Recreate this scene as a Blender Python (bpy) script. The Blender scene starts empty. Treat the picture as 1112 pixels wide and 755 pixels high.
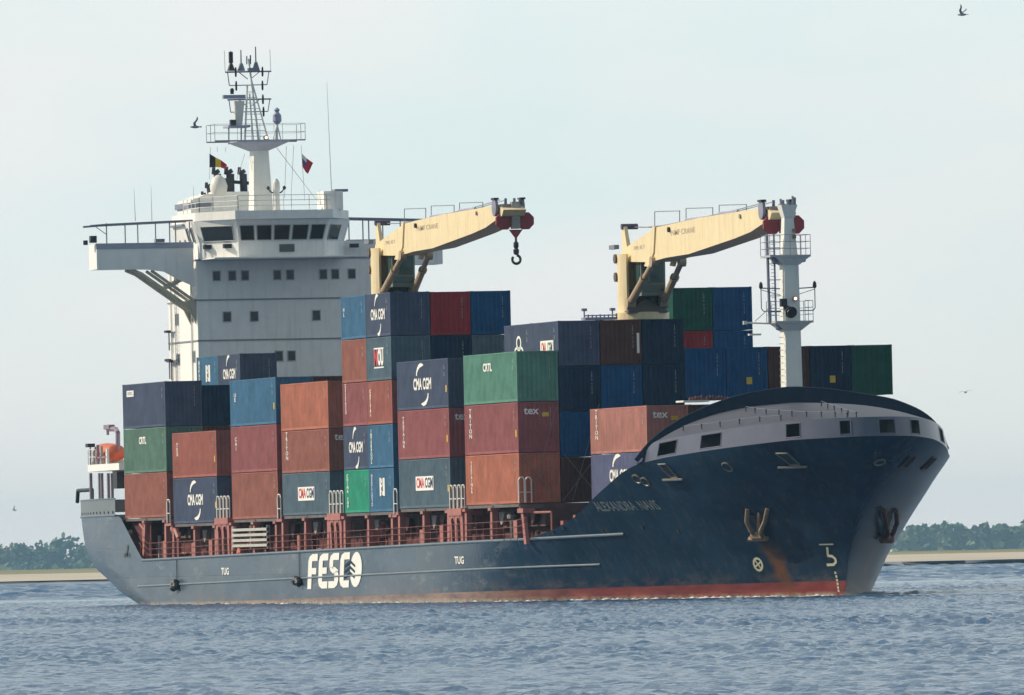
import bpy, math, random
import numpy as np
from mathutils import Vector, Matrix
random.seed(7); rng = np.random.default_rng(7)
R = math.radians
# ------------------------------------------------------------------ camera
# world = ship frame: +X is the ship's forward direction, -Y its starboard side, z = 0 the water
CAM = Vector((681.0322, -190.5277, 2.2))
FW = Vector((-0.96698182, 0.25423767, 0.01758906)).normalized()
RT = Vector((0.25383397, 0.96699032, -0.02231681)).normalized()
UP = RT.cross(FW).normalized()
FPX = 13344.0
scn = bpy.context.scene
col = scn.collection
cd = bpy.data.cameras.new('camera'); cam = bpy.data.objects.new('camera', cd); col.objects.link(cam)
m = Matrix.Identity(4)
for i in range(3):
    m[i][0] = RT[i]; m[i][1] = UP[i]; m[i][2] = -FW[i]; m[i][3] = CAM[i]
cam.matrix_world = m
cd.sensor_width = 36; cd.lens = 36*FPX/1112; cd.clip_start = 5; cd.clip_end = 30000
scn.camera = cam
# ------------------------------------------------------------------ sky and sun
SUN_EL = R(33); SUN = Vector((-0.42, -0.91, 0)).normalized()*math.cos(SUN_EL) + Vector((0, 0, math.sin(SUN_EL)))
w = bpy.data.worlds.new('World'); scn.world = w; w.use_nodes = True
nt = w.node_tree; nt.nodes.clear()
out = nt.nodes.new('ShaderNodeOutputWorld'); bg = nt.nodes.new('ShaderNodeBackground')
sky = nt.nodes.new('ShaderNodeTexSky'); sky.sky_type = 'NISHITA'; sky.sun_disc = False
sky.sun_elevation = SUN_EL; sky.sun_rotation = math.atan2(SUN.x, SUN.y)
sky.air_density = 1.0; sky.dust_density = 2.0; sky.ozone_density = 1.0
tc = nt.nodes.new('ShaderNodeTexCoord'); mp = nt.nodes.new('ShaderNodeMapping'); mp.inputs['Scale'].default_value = (1, 1, 2.6)
nz = nt.nodes.new('ShaderNodeTexNoise'); nz.inputs['Scale'].default_value = 22; nz.inputs['Detail'].default_value = 5; nz.inputs['Roughness'].default_value = .5
nz2 = nt.nodes.new('ShaderNodeTexNoise'); nz2.inputs['Scale'].default_value = 3.2; nz2.inputs['Detail'].default_value = 3
rmp = nt.nodes.new('ShaderNodeMapRange'); rmp.inputs[1].default_value = .35; rmp.inputs[2].default_value = .7; rmp.inputs[3].default_value = .80; rmp.inputs[4].default_value = .97
rmp2 = nt.nodes.new('ShaderNodeMapRange'); rmp2.inputs[1].default_value = .4; rmp2.inputs[2].default_value = .62; rmp2.inputs[3].default_value = 0.; rmp2.inputs[4].default_value = 1.
# veil of thin cloud: cool white aloft, faintly pink where thicker near the horizon
sep = nt.nodes.new('ShaderNodeSeparateXYZ')
hz = nt.nodes.new('ShaderNodeMapRange'); hz.inputs[1].default_value = 0.0; hz.inputs[2].default_value = 0.030
vr = nt.nodes.new('ShaderNodeMixRGB'); vr.inputs[1].default_value = (11.2, 10.5, 9.8, 1); vr.inputs[2].default_value = (8.6, 10.0, 10.05, 1)
cl = nt.nodes.new('ShaderNodeMixRGB'); cl.blend_type = 'MIX'; cl.inputs[2].default_value = (10.6, 10.15, 10.1, 1)
clf = nt.nodes.new('ShaderNodeMath'); clf.operation = 'MULTIPLY'; clf.inputs[1].default_value = .6
hi = nt.nodes.new('ShaderNodeMapRange'); hi.inputs[1].default_value = 0.05; hi.inputs[2].default_value = 0.9; hi.inputs[3].default_value = 1.0; hi.inputs[4].default_value = .50
mul = nt.nodes.new('ShaderNodeMixRGB'); mul.blend_type = 'MULTIPLY'; mul.inputs[0].default_value = 1
mx = nt.nodes.new('ShaderNodeMixRGB')
L = nt.links.new
L(tc.outputs['Generated'], mp.inputs[0]); L(mp.outputs[0], nz.inputs['Vector']); L(mp.outputs[0], nz2.inputs['Vector'])
L(tc.outputs['Generated'], sep.inputs[0]); L(sep.outputs[2], hz.inputs[0]); L(sep.outputs[2], hi.inputs[0])
L(hz.outputs[0], vr.inputs[0]); L(vr.outputs[0], cl.inputs[1]); L(nz.outputs[0], rmp2.inputs[0]); L(rmp2.outputs[0], clf.inputs[0]); L(clf.outputs[0], cl.inputs[0])
L(cl.outputs[0], mul.inputs[1]); 
bd = nt.nodes.new('ShaderNodeVectorMath'); bd.operation = 'DOT_PRODUCT'; bd.inputs[1].default_value = (-.80, .50, .25)
bk = nt.nodes.new('ShaderNodeMapRange'); bk.inputs[1].default_value = -.6; bk.inputs[2].default_value = .55; bk.inputs[3].default_value = .50; bk.inputs[4].default_value = 1.0; bk.interpolation_type = 'SMOOTHSTEP'  # veil dimmed and tinted blue behind the viewer, shaped for the fill light
bm_ = nt.nodes.new('ShaderNodeMath'); bm_.operation = 'MULTIPLY'; tv = nt.nodes.new('ShaderNodeVectorMath'); tv.operation = 'SCALE'
L(tc.outputs['Generated'], bd.inputs[0]); L(bd.outputs['Value'], bk.inputs[0]); L(bk.outputs[0], bm_.inputs[0]); L(hi.outputs[0], bm_.inputs[1]); L(bm_.outputs[0], tv.inputs['Scale'])
tv2 = nt.nodes.new('ShaderNodeMixRGB'); tv2.inputs[1].default_value = (.80, .98, 1.15, 1); tv2.inputs[2].default_value = (1, 1, 1, 1); L(bk.outputs[0], tv2.inputs[0]); L(tv2.outputs[0], tv.inputs[0]); L(tv.outputs[0], mul.inputs[2])
L(nz2.outputs[0], rmp.inputs[0]); L(rmp.outputs[0], mx.inputs[0]); L(sky.outputs[0], mx.inputs[1]); L(mul.outputs[0], mx.inputs[2])
L(mx.outputs[0], bg.inputs[0]); bg.inputs[1].default_value = 0.10; L(bg.outputs[0], out.inputs[0])
sd = bpy.data.lights.new('sun', 'SUN'); sd.energy = 4.4; sd.angle = R(1.5); sd.color = (1.0, .87, .68)
so = bpy.data.objects.new('sun', sd); col.objects.link(so); so.rotation_euler = SUN.to_track_quat('Z', 'Y').to_euler()
vs = scn.view_settings; vs.view_transform = 'Standard'; vs.look = 'None'; vs.exposure = 0.0; vs.gamma = 1
scn.cycles.volume_bounces = 0

# ------------------------------------------------------------------ measuring helpers (a pixel of the photograph to a point at a known plane)
def ray(px, py): return FW + RT*((px-556)/FPX) - UP*((py-377.5)/FPX)
def at(px, py, X=None, Y=None, Z=None, D=None):
    d = ray(px, py)
    if X is not None: t = (X-CAM.x)/d.x
    elif Y is not None: t = (Y-CAM.y)/d.y
    elif Z is not None: t = (Z-CAM.z)/d.z
    else: t = D
    return CAM + d*t
# ------------------------------------------------------------------ materials
MATS = {}
def mat(name, c=0, rough=.55, metal=0, var=.12, scale=1.2, rust=0., streak=.0, bump=0., spec=.4, coat=0):
    """painted surface: base colour with uneven fading, vertical dirt streaks and rust spots"""
    if name in MATS: return MATS[name]
    mm = bpy.data.materials.new(name); mm.use_nodes = True; t = mm.node_tree; b = t.nodes['Principled BSDF']
    b.inputs['Roughness'].default_value = rough; b.inputs['Metallic'].default_value = metal
    b.inputs['Specular IOR Level'].default_value = spec
    tcn = t.nodes.new('ShaderNodeTexCoord'); oi = t.nodes.new('ShaderNodeObjectInfo')
    add = t.nodes.new('ShaderNodeVectorMath'); add.operation = 'MULTIPLY_ADD'; add.inputs[1].default_value = (1, 1, 1)
    sc = t.nodes.new('ShaderNodeVectorMath'); sc.operation = 'SCALE'; sc.inputs['Scale'].default_value = 37
    cmb = t.nodes.new('ShaderNodeCombineXYZ')
    for k in range(3): t.links.new(oi.outputs['Random'], cmb.inputs[k])
    t.links.new(cmb.outputs[0], sc.inputs[0]); t.links.new(tcn.outputs['Object'], add.inputs[0]); t.links.new(sc.outputs[0], add.inputs[2])
    n = t.nodes.new('ShaderNodeTexNoise'); n.inputs['Scale'].default_value = scale; n.inputs['Detail'].default_value = 6; n.inputs['Roughness'].default_value = .65
    t.links.new(add.outputs[0], n.inputs['Vector'])
    rp = t.nodes.new('ShaderNodeValToRGB'); e = rp.color_ramp.elements
    e[0].position = .3; e[1].position = .72
    e[0].color = (*[max(0, x*(1-var)) for x in c], 1); e[1].color = (*[min(1, x*(1+var)+var*.012) for x in c], 1)
    t.links.new(n.outputs[0], rp.inputs[0]); last = rp.outputs[0]
    if streak:
        mpn = t.nodes.new('ShaderNodeMapping'); mpn.inputs['Scale'].default_value = (2.2, 2.2, .18)
        n2 = t.nodes.new('ShaderNodeTexNoise'); n2.inputs['Scale'].default_value = 1.6; n2.inputs['Detail'].default_value = 5
        t.links.new(add.outputs[0], mpn.inputs[0]); t.links.new(mpn.outputs[0], n2.inputs['Vector'])
        r2 = t.nodes.new('ShaderNodeMapRange'); r2.inputs[1].default_value = .5; r2.inputs[2].default_value = .78; r2.inputs[4].default_value = streak
        t.links.new(n2.outputs[0], r2.inputs[0])
        mxx = t.nodes.new('ShaderNodeMixRGB'); mxx.inputs[2].default_value = (.09, .075, .07, 1)
        t.links.new(r2.outputs[0], mxx.inputs[0]); t.links.new(last, mxx.inputs[1]); last = mxx.outputs[0]
    if rust:
        n3 = t.nodes.new('ShaderNodeTexNoise'); n3.inputs['Scale'].default_value = 3.1; n3.inputs['Detail'].default_value = 8; n3.inputs['Roughness'].default_value = .7
        t.links.new(add.outputs[0], n3.inputs['Vector'])
        r3 = t.nodes.new('ShaderNodeMapRange'); r3.inputs[1].default_value = .62; r3.inputs[2].default_value = .70; r3.inputs[4].default_value = rust
        t.links.new(n3.outputs[0], r3.inputs[0])
        m3 = t.nodes.new('ShaderNodeMixRGB'); m3.inputs[2].default_value = (.12, .045, .025, 1)
        t.links.new(r3.outputs[0], m3.inputs[0]); t.links.new(last, m3.inputs[1]); last = m3.outputs[0]
    t.links.new(last, b.inputs['Base Color'])
    if bump:
        bn = t.nodes.new('ShaderNodeBump'); bn.inputs['Strength'].default_value = bump; bn.inputs['Distance'].default_value = .03
        t.links.new(n.outputs[0], bn.inputs['Height']); t.links.new(bn.outputs[0], b.inputs['Normal'])
    MATS[name] = mm; return mm
WHITE = mat('ship_white', (.84, .84, .81), .5, var=.06, streak=.16, rust=.12)
WHITE2 = mat('white_gear', (.70, .70, .66), .5, var=.05)
MASTW = mat('mast_white', (.76, .77, .73), .5, var=.06, streak=.12, rust=.1)
RAILM = mat('rail_grey', (.20, .22, .28), .5)
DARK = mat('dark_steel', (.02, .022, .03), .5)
BLUE = mat('ship_blue', (.006, .022, .052), .5, spec=.12, var=.15, streak=.1)
SALMON = mat('deck_red', (.38, .145, .125), .6, var=.15, streak=.3, rust=.3)
REDDK = mat('coaming_red', (.10, .022, .022), .65, var=.3, streak=.4, rust=.4)
GREYR = mat('whaleback_grey', (.040, .041, .068), .5, var=.14, streak=.2)
GREYB = mat('grey_bulwark', (.088, .098, .145), .28, var=.1, streak=.18, bump=.15)
CREAM = mat('crane_cream', (.78, .65, .40), .5, var=.06, streak=.22, rust=.25)
CREAMD = mat('crane_ram', (.45, .34, .22), .45, var=.15, streak=.4)
GLASS = mat('window_glass', (.015, .02, .025), .12, var=0, spec=.5)
CABG = mat('cab_glass', (.04, .085, .08), .15, var=.2, spec=.5)
REDP = mat('sheave_red', (.30, .035, .05), .5, var=.2, streak=.4)
LETW = mat('letter_white', (.78, .78, .74), .6, var=.06, rust=.12)
LETY = mat('letter_pale_yellow', (.62, .60, .40), .6)
YEL = mat('placard_yellow', (.6, .42, .05), .6)
LRED = mat('letter_red', (.55, .04, .04), .6)
LNAVY = mat('letter_navy', (.02, .03, .09), .6)
GREYM = mat('machinery_grey', (.34, .33, .32), .6, var=.3, streak=.4, rust=.4)
GRATE = mat('gangway_aluminium', (.46, .46, .42), .5)
RUSTM = mat('anchor_rust', (.27, .18, .115), .7, var=.35, rust=.5)
RUSTD = mat('anchor_red_rust', (.16, .06, .045), .8, var=.3)
ORANGE = mat('lifeboat_orange', (.55, .12, .05), .5)

# ------------------------------------------------------------------ mesh building
class MB:
    def __init__(s): s.v = []; s.f = []
    def add(s, vs_, fs):
        n = len(s.v); s.v += [tuple(p) for p in vs_]; s.f += [tuple(i+n for i in f) for f in fs]; return s
    def box(s, x0, x1, y0, y1, z0, z1):
        x0, x1 = sorted((x0, x1)); y0, y1 = sorted((y0, y1)); z0, z1 = sorted((z0, z1))
        return s.add([(x, y, z) for x in (x0, x1) for y in (y0, y1) for z in (z0, z1)],
                     [(0, 1, 3, 2), (4, 6, 7, 5), (0, 4, 5, 1), (2, 3, 7, 6), (0, 2, 6, 4), (1, 5, 7, 3)])
    def cbox(s, c, d): return s.box(c[0]-d[0]/2, c[0]+d[0]/2, c[1]-d[1]/2, c[1]+d[1]/2, c[2]-d[2]/2, c[2]+d[2]/2)
    def frus(s, c0, d0, c1, d1):
        """box from a bottom rectangle (centre c0, size d0) to a top one"""
        vs_ = []
        for c, d in ((c0, d0), (c1, d1)):
            for sx, sy in ((-1, -1), (1, -1), (1, 1), (-1, 1)): vs_.append((c[0]+sx*d[0]/2, c[1]+sy*d[1]/2, c[2]))
        return s.add(vs_, [(3, 2, 1, 0), (4, 5, 6, 7), (0, 1, 5, 4), (1, 2, 6, 5), (2, 3, 7, 6), (3, 0, 4, 7)])
    def tube(s, a, b, r, r2=None, n=6):
        a = Vector(a); b = Vector(b); d = b-a
        if d.length < 1e-6: return s
        d.normalize(); u = d.orthogonal().normalized(); v = d.cross(u); r2 = r if r2 is None else r2
        vs_ = [a+(u*math.cos(2*math.pi*i/n)+v*math.sin(2*math.pi*i/n))*r for i in range(n)] + \
              [b+(u*math.cos(2*math.pi*i/n)+v*math.sin(2*math.pi*i/n))*r2 for i in range(n)]
        return s.add(vs_, [(i, (i+1) % n, n+(i+1) % n, n+i) for i in range(n)] + [tuple(range(n))[::-1], tuple(range(n, 2*n))])
    def path(s, pts, r, n=6):
        for a, b in zip(pts, pts[1:]): s.tube(a, b, r, n=n)
        return s
    def prism(s, pts, axis, a0, a1):
        """polygon (list of 2D points) extruded along axis: 'Y' -> (x,z), 'X' -> (y,z), 'Z' -> (x,y)"""
        def P(p, a): return {'Y': (p[0], a, p[1]), 'X': (a, p[0], p[1]), 'Z': (p[0], p[1], a)}[axis]
        n = len(pts)
        return s.add([P(p, a0) for p in pts]+[P(p, a1) for p in pts],
                     [tuple(range(n)), tuple(range(2*n-1, n-1, -1))]+[(i, n+i, n+(i+1) % n, (i+1) % n) for i in range(n)])
    def lathe(s, c, prof, n=16):
        """prof: list of (r, z) around a vertical axis at c"""
        vs_ = []; m_ = len(prof)
        for r, z in prof:
            for i in range(n): vs_.append((c[0]+r*math.cos(2*math.pi*i/n), c[1]+r*math.sin(2*math.pi*i/n), c[2]+z))
        fs = [(j*n+i, j*n+(i+1) % n, (j+1)*n+(i+1) % n, (j+1)*n+i) for j in range(m_-1) for i in range(n)]
        fs += [tuple(range(n))[::-1], tuple(range((m_-1)*n, m_*n))]
        return s.add(vs_, fs)
    def build(s, name, m_, parent=None, smooth=False, bevel=0, fixn=True):
        me = bpy.data.meshes.new(name); me.from_pydata(s.v, [], s.f)
        if fixn:
            import bmesh
            bm = bmesh.new(); bm.from_mesh(me); bmesh.ops.recalc_face_normals(bm, faces=bm.faces); bm.to_mesh(me); bm.free()
        me.update(); o = bpy.data.objects.new(name, me); col.objects.link(o)
        if m_: me.materials.append(m_)
        if smooth:
            for p in me.polygons: p.use_smooth = True
        if parent: o.parent = parent
        if bevel:
            md = o.modifiers.new('bevel', 'BEVEL'); md.width = bevel; md.segments = 2; md.limit_method = 'ANGLE'
        return o
def tag(o, label=None, cat=None, group=None, kind=None):
    if label: o['label'] = label
    if cat: o['category'] = cat
    if group: o['group'] = group
    if kind: o['kind'] = kind
    return o
def empty(name, loc, parent=None, rz=0):
    o = bpy.data.objects.new(name, None); col.objects.link(o); o.location = loc; o.rotation_euler = (0, 0, rz); o.empty_display_size = .5
    if parent: o.parent = parent
    return o
_txt = {}
def text2d(s_, size=1.0, bold=0.0, ls=1.0):
    """2D triangulated text (centred) as (points, faces)"""
    key = (s_, bold, ls)
    if key not in _txt:
        c = bpy.data.curves.new('t', 'FONT'); c.body = s_; c.size = 1; c.align_x = 'CENTER'; c.align_y = 'CENTER'; c.offset = bold; c.resolution_u = 3; c.space_line = ls
        o = bpy.data.objects.new('t', c); col.objects.link(o); dg = bpy.context.evaluated_depsgraph_get()
        me = bpy.data.meshes.new_from_object(o.evaluated_get(dg))
        _txt[key] = ([(v.co.x, v.co.y) for v in me.vertices], [tuple(p.vertices) for p in me.polygons])
        bpy.data.objects.remove(o); bpy.data.curves.remove(c); bpy.data.meshes.remove(me)
    p, f = _txt[key]
    return [(x*size, y*size) for x, y in p], f

# ------------------------------------------------------------------ water, shore, wood
FH = Vector((FW.x, FW.y, 0)).normalized(); RH = Vector((-FH.y, FH.x, 0))*-1   # away from the viewer, to the viewer's right
def wp(d, l, z=0): p = CAM+FH*d+RH*l; return (p.x, p.y, z)
def water():
    ls = np.linspace(-48, 48, 700); ds = []; d = 150.
    while d < 1000: ds.append(d); d += .30+.0008*(d-150)
    ds[-1] = 1000.
    ds = np.array(ds); LL, DD = np.meshgrid(ls, ds)
    Z = np.zeros_like(LL)
    k0 = R(18)                                               # wind blows across and a little towards the camera
    for i in range(90):
        lam = 0.30*(2.8/.30)**(rng.random()**1.15); th = k0+rng.normal(0, .8); ph = rng.random()*6.283
        amp = .0088*lam**.34
        kx = 2*math.pi/lam*math.sin(th); ky = 2*math.pi/lam*math.cos(th)
        warp = .6*np.sin(LL*.05+i)+.6*np.sin(DD*.031+2*i)
        s_ = np.sin(kx*LL+ky*DD+ph+warp)
        Z += amp*(s_+.25*np.cos(2*(kx*LL+ky*DD+ph+warp)))
    gust = .75+.35*np.sin(LL*.045+1.3*np.sin(DD*.02))*np.sin(DD*.033+1.1*np.sin(LL*.06))
    edge = np.clip((48-np.abs(LL))/6, 0, 1)*np.clip((DD-150)/15, 0, 1)*np.clip((1000-DD)/120, 0, 1)
    Z *= gust*edge
    # bow wave running out to the right of the stem, and low wash along the side
    a0 = Vector((27.3, .3)); b0 = Vector((30.5, 9.5)); PX = CAM.x+FH.x*DD+RH.x*LL; PY = CAM.y+FH.y*DD+RH.y*LL
    dx, dy = b0.x-a0.x, b0.y-a0.y; ln = math.hypot(dx, dy); tt = ((PX-a0.x)*dx+(PY-a0.y)*dy)/ln; dd = ((PX-a0.x)*-dy+(PY-a0.y)*dx)/ln
    Z += .20*np.exp(-(dd/.75)**2)*np.clip(tt/.8, 0, 1)*np.clip((ln-tt)/4, 0, 1)*np.clip(1.2-tt/ln*.5, 0, 1)
    nr, nc = LL.shape
    V = np.empty((nr*nc, 3)); V[:, 0] = CAM.x+FH.x*DD.ravel()+RH.x*LL.ravel(); V[:, 1] = CAM.y+FH.y*DD.ravel()+RH.y*LL.ravel(); V[:, 2] = Z.ravel()
    idx = np.arange(nr*nc).reshape(nr, nc)
    q = np.stack([idx[:-1, :-1], idx[:-1, 1:], idx[1:, 1:], idx[1:, :-1]], -1).reshape(-1, 4)
    ls2 = np.arange(-118, 118.01, .9); d = 1000.; ds2 = []
    while d < 2300: ds2.append(d); d += 1.3+.0008*(d-1000)
    ds2 = np.array(ds2); L2, D2 = np.meshgrid(ls2, ds2); Z2 = np.zeros_like(L2); r2 = np.random.default_rng(5)
    for i in range(40):
        lam = 2.2*(7/2.2)**r2.random(); th = k0+r2.normal(0, .6); ph = r2.random()*6.283
        Z2 += .0105*lam**.8*np.sin(2*math.pi/lam*(math.sin(th)*L2+math.cos(th)*D2)+ph+np.sin(L2*.05+i))
    Z2 *= np.clip((118-np.abs(L2))/8, 0, 1)*np.clip((D2-1000)/60, 0, 1)*np.clip((2300-D2)/40, 0, 1)
    n1 = len(V); r_, c_ = L2.shape; V2 = np.empty((r_*c_, 3)); V2[:, 0] = CAM.x+FH.x*D2.ravel()+RH.x*L2.ravel(); V2[:, 1] = CAM.y+FH.y*D2.ravel()+RH.y*L2.ravel(); V2[:, 2] = Z2.ravel()
    ix = np.arange(r_*c_).reshape(r_, c_)+n1; q = np.vstack([q, np.stack([ix[:-1, :-1], ix[:-1, 1:], ix[1:, 1:], ix[1:, :-1]], -1).reshape(-1, 4)]); V = np.vstack([V, V2]); nr = len(V); nc = 1
    # flat outer sheet round the patch, out to the horizon
    n0 = nr*nc; Dm = ds[-1]; ext = 7000
    De = ds2[-1]; o_ = [(-ext, -118, -ext, ext), (118, ext, -ext, ext), (-118, 118, -ext, 150), (-118, -48, 150, 1000), (48, 118, 150, 1000), (-118, 118, De, ext)]
    ev = []; eq = []
    for a, b, c, d in o_:
        b0 = n0+len(ev)
        for l_, d_ in ((a, c), (b, c), (b, d), (a, d)): ev.append(wp(d_, l_, 0))
        eq.append((b0, b0+1, b0+2, b0+3))
    V = np.vstack([V, np.array(ev)]); q = np.vstack([q, np.array(eq)])
    me = bpy.data.meshes.new('water'); me.vertices.add(len(V)); me.vertices.foreach_set('co', V.ravel())
    me.loops.add(q.size); me.loops.foreach_set('vertex_index', q.ravel().astype(np.int32))
    me.polygons.add(len(q)); me.polygons.foreach_set('loop_start', np.arange(0, q.size, 4, dtype=np.int32)); me.polygons.foreach_set('use_smooth', np.ones(len(q), bool))
    me.update(calc_edges=True)
    if me.polygons[0].normal.z < 0: me.flip_normals()
    o = bpy.data.objects.new('water', me); col.objects.link(o); tag(o, 'choppy grey blue river water the ship sails on', 'water', kind='structure')
    mm = bpy.data.materials.new('river_water'); mm.use_nodes = True; t = mm.node_tree; b = t.nodes['Principled BSDF']
    b.inputs['Roughness'].default_value = .12; b.inputs['IOR'].default_value = 1.33; b.inputs['Base Color'].default_value = (.022, .095, .215, 1)
    tcn = t.nodes.new('ShaderNodeTexCoord')
    n1 = t.nodes.new('ShaderNodeTexNoise'); n1.inputs['Scale'].default_value = 3.4; n1.inputs['Detail'].default_value = 6; n1.inputs['Roughness'].default_value = .6
    n2 = t.nodes.new('ShaderNodeTexNoise'); n2.inputs['Scale'].default_value = .55; n2.inputs['Detail'].default_value = 4
    ad = t.nodes.new('ShaderNodeMath'); ad.operation = 'MULTIPLY_ADD'; ad.inputs[1].default_value = 2.2
    bn = t.nodes.new('ShaderNodeBump'); bn.inputs['Strength'].default_value = .9; bn.inputs['Distance'].default_value = .13
    t.links.new(tcn.outputs['Object'], n1.inputs['Vector']); t.links.new(tcn.outputs['Object'], n2.inputs['Vector'])
    t.links.new(n2.outputs[0], ad.inputs[0]); t.links.new(n1.outputs[0], ad.inputs[2]); t.links.new(ad.outputs[0], bn.inputs['Height']); t.links.new(bn.outputs[0], b.inputs['Normal'])
    me.materials.append(mm)
water()
def strip(name, prof, m_, label, cat, kind, jag=.0, L_=3000, step=6):
    """a band of land across the view: prof = [(distance, z)], with uneven edges"""
    ls = [-L_+i*step for i in range(int(2*L_/step)+1)] if step else []
    vs_ = []; fs = []; n = len(prof)
    for i, l_ in enumerate(ls):
        for j, (d, z) in enumerate(prof):
            ph = math.sin(l_*.013+j*1.7)*.5+math.sin(l_*.047+j*2.9)*.3+random.uniform(-.2, .2)
            slant = -l_*.0          # both banks at one distance
            vs_.append(wp(d+slant+25*ph*(j > 0), l_, z+jag*ph*(1 if 0 < j < n-1 else 0)))
    for i in range(len(ls)-1):
        for j in range(n-1): fs.append((i*n+j, (i+1)*n+j, (i+1)*n+j+1, i*n+j+1))
    o = MB().add(vs_, fs).build(name, m_, smooth=True, fixn=False); tag(o, label, cat, kind=kind)
    if o.data.polygons[0].normal.z < 0: o.data.flip_normals()
    return o
SAND = mat('beach_sand', (.50, .44, .35), .9, var=.15, scale=.02)
WETS = mat('wet_stone', (.25, .28, .34), .7, var=.3, scale=.1)
GRASS = mat('dune_grass', (.20, .19, .10), .9, var=.3, scale=.03)
strip('shore_stones', [(2290, -.5), (2298, .3), (2312, .95), (2335, .98)], WETS, 'dark wet stones along the water edge of the far bank', 'stones', 'structure', .05)
strip('beach', [(2325, .6), (2380, 1.25), (2480, 1.8), (2600, 2.3)], SAND, 'pale sandy beach of the far river bank', 'beach', 'structure', .12)
strip('dune', [(2590, 2.0), (2680, 2.9), (2900, 3.2), (3400, 3.1), (11000, 3.1)], GRASS, 'dry grassy ground behind the far beach', 'ground', 'structure', .22)
def wood():
    vs_ = []; cols = []
    rr = random.Random(3)
    trees = []
    l_ = -960
    while l_ < 960:
        for row in range(3):
            d = 5450+row*130+rr.uniform(-45, 45)
            h = rr.uniform(11.2, 15.4)
            if l_ < -185: h *= .80+.30*math.sin(l_*.075+1.2)**2+.12*math.sin(l_*.31)
            else: h *= .97
            trees.append((d*1.64, (l_+rr.uniform(-5.5, 5.5))*1.64, h*1.64))
        l_ += 9.6
    for d, l0, h in trees:
        lob = [(rr.gauss(0, .24)*h, rr.gauss(0, .24)*h, rr.uniform(.28, .84)*h, rr.uniform(.13, .23)*h) for _ in range(11)]
        c = 3.0
        tone = rr.random()
        near = abs(l0) < 430
        for lx, ly, lz, lr in lob:
            for _ in range(34 if near else 8):
                u = Vector((rr.gauss(0, 1), rr.gauss(0, 1), rr.gauss(0, 1))).normalized()*lr*rr.uniform(.6, 1.05)
                s_ = rr.uniform(.7, 1.5)*(1 if near else 1.7)
                a = Vector((rr.gauss(0, 1), rr.gauss(0, 1), rr.gauss(0, 1))).normalized(); b_ = a.orthogonal().normalized()
                p = Vector(wp(d+lx+u.x, l0+ly+u.y, c+lz+u.z))
                vs_ += [p-a*s_-b_*s_, p+a*s_-b_*s_, p+a*s_+b_*s_, p-a*s_+b_*s_]; cols.append(tone)
        # trunk and low undergrowth
        for k in range(20 if near else 5):
            p = Vector(wp(d-20+rr.uniform(-14, 14), l0+rr.uniform(-10, 10), c+rr.uniform(0, 7.5)))
            a = Vector((rr.gauss(0, 1), rr.gauss(0, 1), rr.gauss(0, 1))).normalized(); b_ = a.orthogonal().normalized(); s_ = 2.2
            vs_ += [p-a*s_-b_*s_, p+a*s_-b_*s_, p+a*s_+b_*s_, p-a*s_+b_*s_]; cols.append(tone)
    V = np.array([tuple(v) for v in vs_]); nq = len(V)//4; q = np.arange(len(V)).reshape(-1, 4)
    me = bpy.data.meshes.new('woodland'); me.vertices.add(len(V)); me.vertices.foreach_set('co', V.ravel())
    me.loops.add(q.size); me.loops.foreach_set('vertex_index', q.ravel().astype(np.int32))
    me.polygons.add(nq); me.polygons.foreach_set('loop_start', np.arange(0, q.size, 4, dtype=np.int32)); me.update(calc_edges=True)
    at_ = me.attributes.new('tone', 'FLOAT', 'FACE'); at_.data.foreach_set('value', np.array(cols, dtype=np.float32))
    mm = bpy.data.materials.new('foliage'); mm.use_nodes = True; t = mm.node_tree; b = t.nodes['Principled BSDF']; b.inputs['Roughness'].default_value = .8
    an = t.nodes.new('ShaderNodeAttribute'); an.attribute_name = 'tone'
    rp = t.nodes.new('ShaderNodeValToRGB'); e = rp.color_ramp.elements; e[0].color = (.04, .085, .04, 1); e[1].color = (.15, .17, .07, 1)
    ne = e.new(.5); ne.color = (.075, .13, .055, 1)
    t.links.new(an.outputs['Fac'], rp.inputs[0]); t.links.new(rp.outputs[0], b.inputs['Base Color']); me.materials.append(mm)
    o = bpy.data.objects.new('woodland', me); col.objects.link(o); tag(o, 'hazy blue green wood along the far bank behind the beach', 'wood', kind='stuff')
wood()
# haze: real air between here and the far bank
hb = MB().box(-11500, 11500, -11500, 11500, -3, 75); ho = hb.build('haze', None); ho.location = (-100, 100, 0)
hm = bpy.data.materials.new('haze_air'); hm.use_nodes = True; t = hm.node_tree; t.nodes.clear()
hv = t.nodes.new('ShaderNodeVolumePrincipled'); hv.inputs['Color'].default_value = (.42, .72, 1.0, 1); hv.inputs['Density'].default_value = .000052; hv.inputs['Anisotropy'].default_value = .2
hout = t.nodes.new('ShaderNodeOutputMaterial'); t.links.new(hv.outputs[0], hout.inputs['Volume']); ho.data.materials.append(hm); tag(ho, 'thin pale blue summer haze over the river', 'haze', kind='stuff')

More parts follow.
